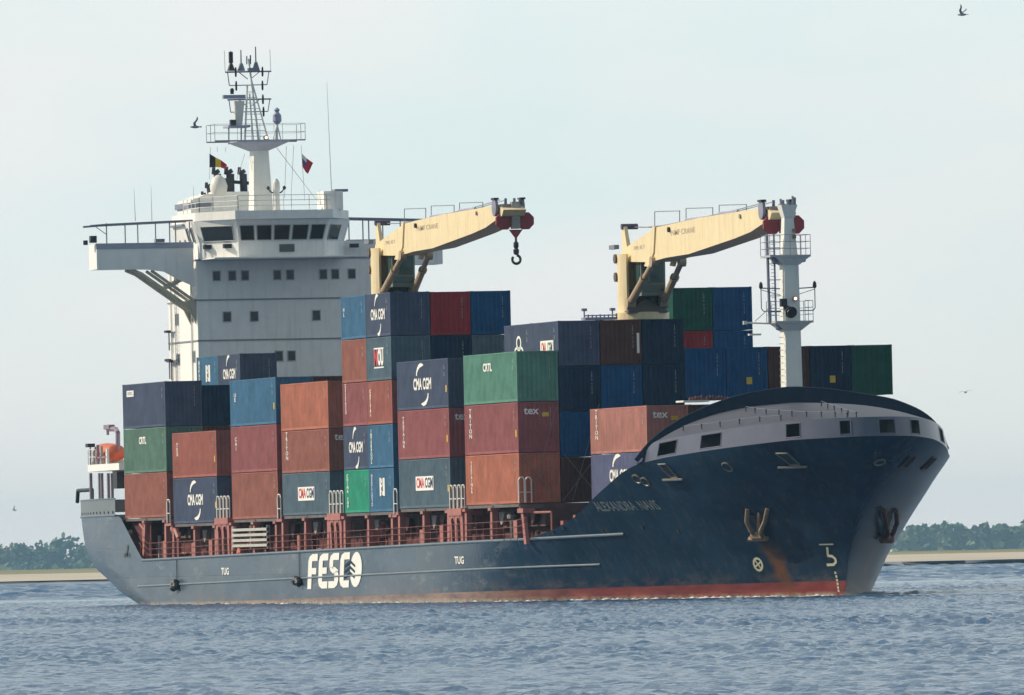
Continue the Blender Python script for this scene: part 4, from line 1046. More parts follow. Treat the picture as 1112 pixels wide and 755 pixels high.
for px, z in ((190.6, 21.55), (192.6, 21.55), (202.8, 21.6), (205, 21.6), (190.2, 18.85), (192.3, 18.85), (206.5, 18.95), (208.6, 18.95), (191, 16.2), (193, 16.2), (207.7, 16.3), (209.7, 16.3)):
    p = at(px, 300, Y=-5.05); win((min(p.x, HX-.5), -5.05, z), .30, .68, 'Y')
# wheelhouse
wh = empty('wheelhouse', (42, 0, 0), ship)
WX = -102.5
low_ = [(-112, -4.9), (-105.2, -4.9), (WX, -2.9), (WX, 2.9), (-105.2, 4.9), (-112, 4.9)]
SB().prism(low_, 'Z', 22.68, 23.72).build('wheelhouse_wall', WHITE, wh)
SB().box(HX, WX+1.2, -4.8, 4.8, 22.60, 22.675).build('wheelhouse_floor', WHITE, wh)
def rake(pts, z0, z1, g): # outline growing with height
    q = SB(); c = Vector((-106, 0, 0)); n = len(pts)
    a = [(x, y, z0) for x, y in pts]; b = [(-106+(x+106)*g if x > -106 else x, y*(1+(g-1)*.6), z1) for x, y in pts]
    q.add(a+b, [tuple(range(n)), tuple(range(2*n-1, n-1, -1))]+[(i, n+i, n+(i+1) % n, (i+1) % n) for i in range(n)]); return q, a, b
q, wa, wb = rake(low_, 23.72, 25.15, 1.14); q.build('window_band', WHITE, wh)
def quadwin(i, f0, f1, v0=.06, v1=.74):
    a0, a1, b0, b1 = (Vector(wa[i]), Vector(wa[i+1]), Vector(wb[i]), Vector(wb[i+1]))
    def P(f, v): return (a0.lerp(a1, f)).lerp(b0.lerp(b1, f), v)
    n = (a1-a0).cross(b0-a0).normalized(); n = n if (n.x > 0 or n.y < 0 and abs(n.y) > .9) else -n
    c = [P(f0, v0), P(f1, v0), P(f1, v1), P(f0, v1)]
    SB().add([p+n*.03 for p in c]+[p-n*.05 for p in c], [(0, 1, 2, 3), (0, 4, 5, 1), (1, 5, 6, 2), (2, 6, 7, 3), (3, 7, 4, 0)]).build('window', GLASS, wh)
    fr = SB(); k = [p+n*.04 for p in c]; fr.path(k+[k[0]], .035, 4); fr.build('window_frame', mat('window_frame', 0), wh)
for i, f0, f1 in ((1, .14, .90), (3, .12, .62), (2, .03, .185), (2, .215, .38), (2, .41, .585), (2, .615, .79), (2, .82, .975)): quadwin(i, f0, f1)
for f0, f1 in ((.62, .70), (.80, .88)): quadwin(0, f0, f1)
for y, w_ in ((-3.5, 0), (0, .9), (-1, 0)): pass
for c, w_ in (((WX+.03, .35, 23.25), 1.0), ): SB().cbox(c, (.1, w_, .5)).build('name_board', mat('board_dark', (.10, .11, .12), .5), wh)
for x, y in ((-104.6, -4.5), (-103.2, -3.5)): SB().cbox((x, y, 23.45), (.5, .5, .28)).build('floodlight', DARK, wh)
for y in (3.4, 5.2): SB().cbox((-104.9+ (0 if y < 5 else .0), y+.3, 23.4), (.4, .55, .26)).build('floodlight', DARK, wh)
rp_ = [(-112.2, -5.1), (-105.0, -5.2), (WX+.9, -3.3), (WX+.9, 3.3), (-105.0, 5.2), (-112.2, 5.1)]
SB().prism(rp_, 'Z', 25.16, 25.72).build('roof', WHITE, wh)
# port part of the wall between house and wing
SB().box(-107.6, HX+.02, 4.95, 7.6, 22.68, 23.75).build('wing_wall', WHITE, wh)
# bridge wings
for sd_ in (-1, 1):
    wg = empty('bridge_wing', (42, 0, 0), ship); q = SB()
    prof = [(sd_*5.2, 23.78), (sd_*11.72, 23.78), (sd_*11.72, 22.12), (sd_*8.3, 22.05), (sd_*7.2, 21.9), (sd_*6.2, 21.35), (sd_*5.2, 20.9)]
    if sd_ > 0: prof = [(5.2, 23.78), (11.72, 23.78), (11.72, 22.12), (5.2, 22.05)]
    q.prism([(y, z) for y, z in prof], 'X', HX-.35, HX-.2)
    q.box(HX-2.5, HX-.35, sd_*11.72, sd_*11.6, 22.12, 23.78); q.box(HX-2.5, HX-.36, sd_*5.2, sd_*11.6, 22.12, 22.2); q.box(HX-2.5, HX-2.38, sd_*5.2, sd_*11.6, 22.2, 23.4)
    q.build('wing_box', WHITE, wg)
    q = SB(); q.box(HX-.36, HX-.16, sd_*5.2, sd_*11.75, 23.45, 23.82); q.build('wing_cap', mat('cap_blue_grey', (.36, .38, .47), .5), wg)
    q = SB()
    for xx in (HX-.3, HX-2.4): q.path([(xx, sd_*12.1, 24.98), (xx, sd_*11.0, 25.05), (xx, sd_*5.0, 25.25)], .07, 6)
    q.build('awning_rail', RAILM, wg)
    for y in (11.0, 9.75, 8.9, 7.7, 6.75, 6.35, 5.4):
        SB().tube((HX-.3, sd_*y, 23.8), (HX-.3, sd_*y, 25.15), .045, n=5).build('awning_post', RAILM, wg)
    SB().path([(HX-.3, sd_*11.7, 24.9), (HX-.3, sd_*11.0, 24.4)], .03, 4).build('awning_brace', RAILM, wg)
    if sd_ < 0:
        SB().cbox((HX-.4, -11.9, 24.1), (.5, .4, .45)).build('searchlight', DARK, wg); SB().cbox((HX-.9, -12.3, 23.9), (.3, .25, .3)).build('searchlight', DARK, wg)
        SB().cbox((HX-.3, -7.45, 23.95), (.5, .6, .22)).build('chart_box', RAILM, wg)
        for xx in (HX-.5, HX-2.0):
            q = SB(); q.path([(xx, -9.4, 22.1), (xx, -8.7, 21.8), (xx, -5.05, 19.2)], .14, 5); q.path([(xx, -8.0, 22.0), (xx, -5.05, 19.9)], .11, 5); q.path([(xx, -5.4, 21.6), (xx, -7.3, 20.7)], .10, 5)
            q.prism([(-5.06, 20.1), (-5.75, 19.85), (-5.06, 18.4)], 'X', xx-.08, xx+.08); q.build('wing_bracket', mat('bracket_cream', (.50, .46, .36), .5, streak=.3, rust=.3), wg)
# side stair and door shades on the starboard side of the wheelhouse
for x in (-110.4, -108.9): SB().cbox((x, -4.95, 24.3), (.45, .1, 1.2)).build('door', mat('door_grey', (.12, .14, .15), .4), wh)
SB().cbox((-109.5, -5.1, 25.0), (3.6, .7, .12)).build('door_awning', RAILM, wh)
# monkey island: rails, whip aerials, boxes
mi = empty('compass_deck', (42, 0, 0), ship)
def rail(pts, h, name, parent, m_=WHITE2, r=.028, n=3, step=1.1):
    q = SB()
    for k in range(1, n+1): q.path([Vector(p)+Vector((0, 0, h*k/n)) for p in pts], r, 4)
    for a, b in zip(pts, pts[1:]):
        a = Vector(a); b = Vector(b); m2 = max(1, int((b-a).length/step))
        for i in range(m2+1): q.tube(a.lerp(b, i/m2), a.lerp(b, i/m2)+Vector((0, 0, h)), r, n=4)
    return q.build(name, m_, parent)
rail([(-110, -4.8, 25.72), (-105, -4.9, 25.72), (WX+.5, -3.0, 25.72), (WX+.5, 3.0, 25.72), (-105, 4.8, 25.72)], 1.0, 'compass_deck_rail', mi)
a = at(358, 232, X=-103.5); SB().box(-104.6, -102.8, a.y-.55, a.y+.75, 25.72, 26.95).build('aerial_box', WHITE, mi); SB().cbox((-103.4, a.y+.7, 27.0), (.9, .9, .16)).build('box_lid', RAILM, mi)
def whip(px, y0, y1, X, r=.03):
    a = at(px[0], y0, X=X); b = at(px[1], y1, X=X); SB().tube(a, b, r, r*.35, n=5).build('whip_aerial', mat('aerial_grey', (.45, .47, .47), .5), mi)
whip((360.5, 355), 221, 90, -103.6, .035); whip((348, 347), 222, 206, -103.6); whip((367.5, 367), 222, 208, -103.6); whip((165, 164), 240, 202, HX-1); whip((147, 145.5), 240, 205, HX-1); whip((210.5, 210), 222, 202, -110); whip((308.5, 307), 232, 202, -104)
a = at(300.5, 229, X=-104.5); q = SB(); q.lathe((a.x, a.y, 25.72), [(.28, 0), (.24, .2), (.22, 1.3), (.26, 1.6), (.24, 1.9), (.1, 2.15)], 12); q.build('magnetic_compass', WHITE2, mi)
q = SB(); q.path([(a.x, a.y-.55, 27.2), (a.x, a.y-.3, 26.95), (a.x, a.y+.3, 26.95), (a.x, a.y+.55, 27.2)], .05, 6); q.lathe((a.x, a.y-.55, 27.15), [(.05, 0), (.14, .1), (.05, .25)], 8); q.lathe((a.x, a.y+.55, 27.15), [(.05, 0), (.14, .1), (.05, .25)], 8); q.build('compass_spheres', DARK, mi)
# funnel casing and exhausts
fu = empty('funnel', (42, 0, 0), ship); FX = -112
a = at(232, 232, X=FX+1); b = at(271, 208, X=FX+1)
SB().box(FX-3.0, FX+1, a.y, b.y+.1, 22.7, b.z).build('funnel_casing', WHITE, fu)
c = at(207, 222, X=FX+.9); SB().prism([(c.y, 22.7), (a.y-.01, 22.7), (a.y-.01, b.z-.1), (a.y-.5, b.z-.15), (c.y, c.z+.25)], 'X', FX-3, FX+.9).build('vent_house', WHITE, fu)
SB().box(FX-3.1, FX+1.0, c.y-.15, a.y-.02, c.z-.25, c.z+.1).build('vent_house_ledge', RAILM, fu)
for x0, x1, yt, r in ((250.5, 250, 185, .27), (265, 264, 185, .25), (237.5, 236, 185, .25), (228.5, 227.5, 200, .2), (224, 222.5, 209, .17)):
    p0 = at(x0, 212, X=FX-.5); p1 = at(x1, yt+4, X=FX-.5); q = SB()
    q.path([p0, p1, p1+Vector((-.05, -r*.5, r*.8)), p1+Vector((-.1, -r*1.4, r*.9))], r, 10); q.build('exhaust_pipe', mat('exhaust_dark', (.05, .045, .06), .6, var=.3), fu)
p0 = at(245, 197, X=FX-.4); p1 = at(270, 199, X=FX-.4); SB().path([p0, p1], .12, 6).build('exhaust_brace', DARK, fu); SB().cbox((p0.x, p0.y-.1, p0.z-.6), (.6, .9, 1.6)).build('silencer', mat('exhaust_dark', 0), fu)
p0 = at(237.5, 207, X=FX+.8); SB().lathe((p0.x, p0.y, p0.z-.35), [(.35, 0), (.55, .25), (.60, .65), (.45, 1.1), (.18, 1.35), (.02, 1.4)], 16).build('satellite_dome', WHITE2, fu, smooth=True)
SB().lathe((p0.x, p0.y, 25.72), [(.16, 0), (.13, p0.z-.35-25.72)], 8).build('dome_pedestal', WHITE2, fu)

# ------------------------------------------------------------------ radar mast
rm = empty('radar_mast', (42, 0, 0), ship); MX = -108.2
def am(px, py, dx=0): p = at(px, py, X=MX+dx); return p
SB().frus((MX, .03, 25.7), (1.5, 1.32), (MX, .0, 30.1), (1.15, .98)).build('mast_column', MASTW, rm)
a = am(253, 161); b = am(310, 160); zc = 30.4
SB().frus((MX, 0, 29.85), (1.3, 1.1), (MX, (a.y+b.y)/2, zc), (2.6, b.y-a.y)).build('platform_underside', mat('cap_blue_grey', 0), rm)
SB().cbox((MX, (a.y+b.y)/2, zc+.06), (2.7, b.y-a.y, .11)).build('mast_platform', mat('cap_blue_grey', 0), rm)
y0, y1 = am(229, 160).y, am(327, 157).y
for x in (MX-1.2, MX+1.2):
    rail([(x, y0, zc+.1), (x, y1, zc+.1)], 1.1, 'platform_rail', rm, RAILM, .016, 2, 1.4)
for y in (y0, y1): rail([(MX-1.2, y, zc+.1), (MX+1.2, y, zc+.1)], 1.1, 'platform_rail', rm, RAILM, .022, 2, 1.2)
q = SB(); q.path([(MX+1.2, y0, zc+.1), (MX+1.2, y1, zc+.1)], .05, 5); q.path([(MX-1.2, y0, zc+.1), (MX-1.2, y1, zc+.1)], .05, 5); q.build('flag_yard', RAILM, rm)
top = am(271, 64); zt = top.z
q = SB(); q.tube((MX, .0, zc), (MX, am(270, 64).y, zt), .09, .06, n=8); q.tube((MX+.1, am(265.5, 150).y, zc), (MX, am(268.5, 90).y, zt-1.7), .07); q.tube((MX, am(292, 150).y, zc), (MX, am(273, 88).y, zt-1.4), .06); q.tube((MX+.3, am(274, 152).y, zc), (MX, am(271, 100).y, zt-2.3), .06)
q.build('lattice_leg', MASTW, rm)
q = SB()
for py in (100, 106, 112, 118, 124, 130, 136, 142, 148): a = am(267.5-(py-90)*.05, py); b = am(274+(py-88)*.27, py); q.tube(a, b, .025, n=4)
q.build('lattice_rung', RAILM, rm)
for (xa, xb, py, fa, fb, pz) in ((244.5, 294.5, 78, 247, 292, 93), (247, 294.5, 108, 248.5, 293, 122)):
    q = SB(); q.tube(am(xa, py+.5), am(xb, py-.5), .055, n=5); q.path([am(fa, py), am(fa+2, pz), am(fb-2, pz-1), am(fb, py)], .035, 5)
    q.tube(am(260, py+1), am(269, py+8), .035, n=4); q.tube(am(282, py), am(272, py+8), .035, n=4); q.build('signal_yard', RAILM, rm)
for (x, y) in ((256, 78), (285, 77.5), (256.5, 93), (285, 92.5), (285.5, 107.5), (286.2, 121)):
    p = am(x, y, .1); SB().lathe((p.x, p.y, p.z-.35), [(.04, 0), (.07, .1), (.07, .5), (.04, .65)], 8).build('navigation_light', DARK, rm)
for (x, y, h) in ((251, 77, .9), (262, 77, .95), (278, 77, 1.1)):
    p = am(x, y); SB().lathe((p.x, p.y, p.z), [(.28, 0), (.12, h*.5), (.05, h*.55), (.04, h*1.45)], 8).build('aerial_cone', RAILM if x != 251 else DARK, rm)
p = am(251, 77); SB().tube(p+Vector((0, 0, .5)), p+Vector((0, 0, 1.25)), .15, n=8).build('signal_lamp', DARK, rm)
for x, y, y2 in ((244.5, 78, 55), (294, 77, 54)): SB().tube(am(x, y), am(x-1, y2), .02, n=4).build('whip_aerial', mat('aerial_grey', 0), rm)
for x, yy in ((268, 61), (272, 60)): SB().tube(am(x, 70), am(x, yy), .05, n=5).build('wind_sensor', DARK if x > 270 else RAILM, rm)
q = SB(); p = am(275, 76); q.cbox(p, (.5, .7, .25)); q.build('horn', RAILM, rm)
# radar scanner on its pedestal, second platform
p = am(252, 138); SB().cbox((p.x, am(257, 138).y, p.z), (1.6, 1.5, .12)).build('radar_platform', mat('cap_blue_grey', 0), rm)
SB().frus((MX, am(258.5, 138).y, p.z), (.45, .45), (MX, am(259, 110).y, am(259, 110).z), (.7, .65)).build('radar_pedestal', WHITE2, rm)
a = am(242, 104.5, .3); b = am(266, 106, .3); SB().cbox(((a+b)/2), (.35, (b-a).length, .24)).build('radar_scanner', mat('scanner_blue_grey', (.30, .31, .45), .5), rm)
for x in (248.5, 262): SB().tube(am(x, 157), am(x, 138), .05, n=5).build('platform_leg', RAILM, rm)
p = am(252, 134); SB().cbox(p+Vector((.2, 0, 0)), (.4, .35, .45)).build('control_box', DARK, rm)
p = am(252, 99); SB().lathe((p.x, p.y, p.z-.2), [(.12, 0), (.14, .3), (.05, .4)], 8).build('radar_light', DARK, rm)
# searchlight mast to the right
q = SB(); t_ = am(301, 135)
for x in (295, 301.5, 306): q.tube(am(x, 156), t_, .045, n=5)
q.tube(am(300, 156), t_, .1, .07); q.build('lamp_tripod', WHITE2, rm); SB().lathe((t_.x, t_.y, t_.z), [(.12, 0), (.3, .2), (.28, .6), (.12, .8), (.2, .95), (.05, 1.1)], 10).build('signal_searchlight', mat('scanner_blue_grey', 0), rm)
# lit masthead lamp
def lamp(p, r, name='masthead_lamp', parent=None):
    mm = bpy.data.materials.get('lamp_glow') or bpy.data.materials.new('lamp_glow'); mm.use_nodes = True; b = mm.node_tree.nodes['Principled BSDF']
    b.inputs['Emission Color'].default_value = (1, .82, .62, 1); b.inputs['Emission Strength'].default_value = 1.6; b.inputs['Base Color'].default_value = (.8, .6, .5, 1)
    SB().tube(p+Vector((-.2, 0, 0)), p+Vector((.02, 0, 0)), r*1.55, n=12).build(name, mat('lamp_housing', (.35, .12, .08), .5), parent)
    SB().tube(p+Vector((0, 0, 0)), p+Vector((.06, 0, 0)), r, n=12).build('lamp_lens', mm, parent)
lamp(am(289, 149.5, 1.25), .10, parent=rm)
# stays and halyards
def wire(a, b, r=.018): SB().tube(a, b, r, n=4).build('stay_wire', mat('aerial_grey', 0), rm)
wire(am(300, 160), at(345, 219, X=-104)); wire(am(266, 167), am(257, 195)); wire(am(311, 159), am(309, 215)); wire(am(319, 158), am(316, 215)); wire(am(327, 158), am(331, 218)); wire(am(228.5, 160), am(227.5, 195))
for x in (236, 245): wire(am(x, 160), am(x, 165))
# flags hang from the yards: things of their own
def flag(name, label, pts_px, cols, X):
    """pts: list of (top px, bottom px) columns; cols: colours per column interval"""
    fo_ = at(*pts_px[0][0], X=X); o = empty(name, fo_); tag(o, label, 'flag')
    ms = {}
    n = 5
    for ci in range(len(cols)):
        q = MB(); a0, b0 = pts_px[ci]; a1, b1 = pts_px[ci+1]
        g = []
        for i in range(n+1):
            f = i/n; wv = .12*math.sin((ci+f)*2.6)
            t = at(a0[0]+(a1[0]-a0[0])*f, a0[1]+(a1[1]-a0[1])*f, X=X+wv)-fo_; b = at(b0[0]+(b1[0]-b0[0])*f, b0[1]+(b1[1]-b0[1])*f, X=X-wv*.5)-fo_
            g.append((t, b))
        for k, m_ in enumerate(cols[ci]):
            nn = len(cols[ci]); v = []
            for t, b in g: v += [t.lerp(b, k/nn), t.lerp(b, (k+1)/nn)]
            v2 = v+[p+Vector((-.012, 0, 0)) for p in v]; L2 = len(v)
            q2 = MB().add(v2, [(2*i, 2*i+2, 2*i+3, 2*i+1) for i in range(n)]+[(L2+2*i+1, L2+2*i+3, L2+2*i+2, L2+2*i) for i in range(n)])
            q2.build('stripe', m_, o, fixn=False)
    return o
FB = mat('flag_black', (.015, .015, .03), .8); FY = mat('flag_yellow', (.65, .45, .03), .8); FRD = mat('flag_red', (.42, .02, .04), .8); FWH = mat('flag_white', (.62, .60, .66), .8); FBL = mat('flag_blue', (.05, .07, .25), .8)
flag('flag', 'black yellow and red striped flag fluttering left of the mast', [((227.5, 167), (227.5, 182)), ((234, 171), (234, 181.5)), ((240, 174), (240, 182)), ((246.5, 179), (245, 184))], [[FB], [FY], [FRD]], MX+.3)
flag('flag', 'white blue and red flag drooping right of the mast', [((328, 167), (328.5, 181)), ((333, 172), (332, 187)), ((340, 177), (334.5, 189))], [[FWH, FBL, FRD], [FRD, FRD, FRD]], MX+.3)

# ------------------------------------------------------------------ deck cranes
def crane(dx, dz, hook):
    """pedestal crane on the centre line; measured on the forward one, the aft one stands dx aft and dz higher"""
    cr = empty('deck_crane', (42, 0, 0), ship); off = Vector((dx, 0, dz)); W_ = .72
    def A(px, py, Y=-W_): p = at(px, py, Y=Y)+off; return p
    def B(q, name, m_, **k):
        return q.build(name, m_, cr, **k)
    cx, cz = -14.0+dx, dz
    q = SB(); q.lathe((cx, 0.12, 2), [(1.42, 0), (1.42, 14.3+cz), (1.62, 14.35+cz), (1.62, 14.75+cz), (1.4, 14.8+cz)], 32); B(q, 'pedestal', CREAM, smooth=False)
    # turning column: open at the front, two cheeks and a rounded back
    q = SB(); n = 22; z0, z1 = 16.8+cz, 20.2+cz; v = []
    for i in range(n+1):
        a = R(52+256*i/n)
        for r in (1.38, 1.16):
            for z in (z0, z1): v.append((cx+r*math.cos(a), .1+r*math.sin(a), z))
    f = []
    for i in range(n):
        b = 4*i; f += [(b, b+4, b+5, b+1), (b+2, b+3, b+7, b+6), (b+1, b+5, b+7, b+3), (b, b+2, b+6, b+4)]
    f += [(0, 1, 3, 2), (4*n, 4*n+2, 4*n+3, 4*n+1)]; q.add(v, f); B(q, 'column', CREAM, smooth=False)
    SB().lathe((cx-.2, .1, z0), [(1.1, 0), (1.1, 1.2), (1.0, 1.3)], 20).build('slew_drum', DARK, cr)
    # operator's cab
    SB().frus((cx+1.25, .32, z0+.9), (1.5, 1.45), (cx+1.25, .32, z1-.15), (1.5, 1.5)).build('cab', mat('cab_frame', (.20, .23, .20), .5), cr)
    q = SB(); x = cx+2.01
    q.box(x, x+.03, -.32, .96, z0+1.15, z0+1.55); q.box(x, x+.03, -.32, .96, z0+1.65, z1-.35); B(q, 'cab_window', CABG)
    q = SB(); q.box(cx+.65, cx+1.85, -.46, -.43, z0+1.2, z1-.4); B(q, 'cab_window', CABG)
    # ram foot platform
    q = SB(); q.prism([(-1.05, z0+.0), (1.25, z0+.0), (1.25, z0+.45), (.8, z0+.3), (.1, z0+.75), (-.6, z0+.3), (-1.05, z0+.45)], 'X', cx+.9, cx+1.3); q.box(cx+.6, cx+1.5, -1.1, 1.3, z0-.1, z0+.05); B(q, 'ram_foot', mat('foot_brown', (.12, .10, .09), .6))
    # jib: box girder with a tail, side outline from the photograph, thickness 1.44 m
    prof = [(674.5, 284.3), (675, 272), (711.5, 247.3), (760, 236.5), (831, 225.5), (838, 231), (836, 238), (815, 252), (798, 259), (748, 276), (723, 280), (706, 284.8)]
    P = [A(*p) for p in prof]; q = SB(); q.prism([(p.x, p.z) for p in P], 'Y', -W_, W_); B(q, 'jib', CREAM)
    # tail hollow with winch
    a = A(676, 270.5); b = A(711, 247)
    q = SB(); q.prism([(a.x+.6, a.z), (b.x-.3, b.z-.05), (b.x-.3, b.z+.12), (a.x+3.5, b.z-.1), (a.x+.8, a.z+.9)], 'Y', W_-.12, W_); B(q, 'tail_plate', DARK)
    a = A(676.5, 272); t_ = A(674, 246.5); q = SB(); q.frus((a.x+.4, -W_+.15, a.z-.3), (1.3, .25), (t_.x+.3, -W_+.15, t_.z), (.5, .2)); B(q, 'sheave_post', CREAM)
    q = SB(); q.tube((t_.x+.3, -W_-.05, t_.z), (t_.x+.3, W_-.5, t_.z), .17, n=14); SB().cbox((t_.x-1.6, -W_, t_.z-1.15), (1.2, .3, .25)).build('tail_lamp', RAILM, cr); B(q, 'rope_sheave', mat('sheave_dark', (.08, .07, .12), .5))
    # web rib where the rams meet the jib
    a = A(711.5, 247.3); q = SB()
    for s_ in (-1, 1): q.prism([(p.x, p.z) for p in (A(710, 246), A(712.5, 246), A(711, 274), A(706, 290), A(701, 289), A(707, 272))], 'Y', s_*(W_+.002), s_*(W_+.09))
    B(q, 'jib_rib', CREAM)
    # luffing rams
    lo = A(683.4, 329, -.95); hi_ = A(706.3, 284.5, -.95)
    for s_ in (-1, 1):
        ls_ = Vector((lo.x, .12+s_*1.0, lo.z)); hs = Vector((hi_.x, .1+s_*.85, hi_.z)); mid = ls_.lerp(hs, .62)
        SB().tube(ls_, mid, .23, n=12).tube(mid, hs, .17, n=12).tube(mid-(hs-ls_).normalized()*.2, mid, .28, n=12).build('luffing_ram', CREAMD, cr)
        SB().tube((hs.x, hs.y-.2, hs.z), (hs.x, hs.y+.2, hs.z), .32, n=12).tube((ls_.x, ls_.y-.25, ls_.z), (ls_.x, ls_.y+.25, ls_.z), .34, n=12).build('ram_pin', CREAMD, cr)
    # hoops of the jib walkway and the ropes
    for xa, xb, yb, yt in ((711, 738, 247.5, 229.5), (745, 774, 239, 226), (781, 810.5, 232, 222.5)):
        a = A(xa, yb, 0); b = A(xb, yb-2.5, 0); t0 = A(xa, yt+.4, 0); t1 = A(xb, yt-.4, 0)
        SB().path([a, t0, t1, b], .028, 5).build('walkway_hoop', RAILM, cr)
        if xa > 740: SB().tube(A(xa, yb+.2, -.3), A(xb-9, yb-2.2, -.3), .10, n=6).build('walkway_bar', mat('scanner_blue_grey', 0), cr)
    pr = [A(*p, 0) for p in ((675, 246.5), (700, 247), (720, 245), (760, 237), (800, 228), (832, 219.5))]
    SB().path(pr, .03, 5).build('hoist_rope', RAILM, cr); SB().path([p+Vector((0, .4, 0)) for p in pr], .03, 5).build('hoist_rope', RAILM, cr)
    # small things on the girder side
    p = A(727, 249.5, -W_-.02); SB().tube(p, p+Vector((0, -.12, 0)), .15, n=10).build('side_lamp', DARK, cr); p = A(804, 235, -W_-.02); SB().tube(p, p+Vector((0, -.08, 0)), .13, n=8).build('side_lamp', GREYM, cr)
    for x0, y0, s_, h in ((729, 253.5, 'NMF CRANE', .31), (688, 270, 'SWL 45 T', .22)):
        p0 = A(x0, y0, -W_-.015); p, fa = text2d(s_, h/.7, .01); xm = min(u for u, v in p); k = .42 if h > .3 else .55
        sl = (A(831, 225.5).z-A(760, 236.5).z)/(A(831, 225.5).x-A(760, 236.5).x)
        q = SB(); q.add([(p0.x+(u-xm)*(2.1 if h > .3 else 1.9), -W_-.012, p0.z+v+sl*(u-xm)*2) for u, v in p], fa); q.build('lettering', mat('letter_grey', (.42, .35, .26), .6), cr, fixn=False)
    for px, py in ((672.5, 281), (672, 301)): 
        p = A(px, py, -1.2); p.x = cx-.35; SB().tube((p.x, -1.22, p.z), (p.x, -1.38, p.z), .28, n=12).build('port_light', mat('foot_brown', 0), cr)
    # head: block, side wheels, two red guard plates facing forward
    h0 = A(838, 232, 0); hx = 16.3+dx; hz = 21.35+cz
    q = SB(); q.box(hx-1.4, hx+.2, -.62, .55, hz-.05, hz+.62); B(q, 'jib_head', mat('head_grey', (.27, .22, .24), .5, var=.2, streak=.3))
    q = SB()
    q.box(hx-.1, hx+.35, -.05, .45, hz-.9, hz+.75); B(q, 'head_block', GREYM)
    for y in (-.9, .78):
        q = SB(); q.lathe((0, 0, 0), [(.05, -.1), (.42, -.08), (.42, .08), (.05, .1)], 18); q.v = [(hx-.5+a*1.2, y+c*1.0, hz+.45+b*1.35) for a, b, c in q.v]; B(q, 'head_sheave', mat('sheave_blue_grey', (.22, .22, .30), .4, var=.2, rust=.3))
        q = SB(); q.tube((hx-.5, y, hz+.45), (hx-.5, y+(.3 if y < 0 else -.3), hz+.45), .12, n=8); q.box(hx-.9, hx-.1, y-.15, y+.15, hz+.9, hz+1.02); B(q, 'sheave_axle', DARK)
    for y in (-.48, .86):
        q = SB(); r = .56; pts = [(y+r*math.cos(R(22.5+45*i)), hz-.42+r*math.sin(R(22.5+45*i))) for i in range(8)]; q.prism(pts, 'X', hx-.1, hx+.12); B(q, 'guard_plate', REDP)
    for y in (-.3, .25, .6): SB().tube((hx-.2, y, hz+.6), (hx-.2, y, hz+.98), .09, n=8).build('head_lamp', RAILM, cr)
    if hook:
        q = SB(); c = Vector((hx+.1, .22, hz-.95))
        q.add([tuple(c+Vector(v)) for v in ((-.15, -.4, 0), (-.15, .4, 0), (-.15, 0, -.55), (.15, -.4, 0), (.15, .4, 0), (.15, 0, -.55))], [(0, 1, 2), (3, 5, 4), (0, 3, 4, 1), (1, 4, 5, 2), (2, 5, 3, 0)]); B(q, 'hook_cone', REDP)
        q = SB(); q.tube(c+Vector((0, 0, -.5)), c+Vector((0, 0, -1.0)), .08); q.lathe(c+Vector((0, 0, -1.55)), [(.05, 0), (.17, .08), (.19, .3), (.11, .42), (.17, .5), (.16, .75), (.06, .85)], 12); B(q, 'swivel', DARK)
        q = SB(); pts = [c+Vector((0, .26*math.sin(R(a)), -1.82+.26*math.cos(R(a)))) for a in range(10, 330, 20)]; q.path(pts, .085, 8); B(q, 'hook', DARK)
    return cr
crane(0, 0, False); crane(-59.35, 2.15, True)
# bits on the crane base platform
q = SB(); a = at(636, 347, X=-12.5); b = at(671, 344, X=-12.5)
q.box(-13.5, -12.6, a.y, b.y, 16.35, 16.5)
for i in range(9):
    y = a.y+(b.y-a.y)*i/8; q.tube((-12.8, y, 16.4), (-12.8, y, 16.6+(.4 if i in (0, 7) else random.uniform(0, .12))), .05)
    if i in (0, 7): q.cbox((-12.8, y, 16.95), (.25, .3, .16))
q.tube((-12.8, a.y, 16.6), (-12.8, b.y, 16.62), .04); q.build('crane_walkway', mat('scanner_blue_grey', 0))
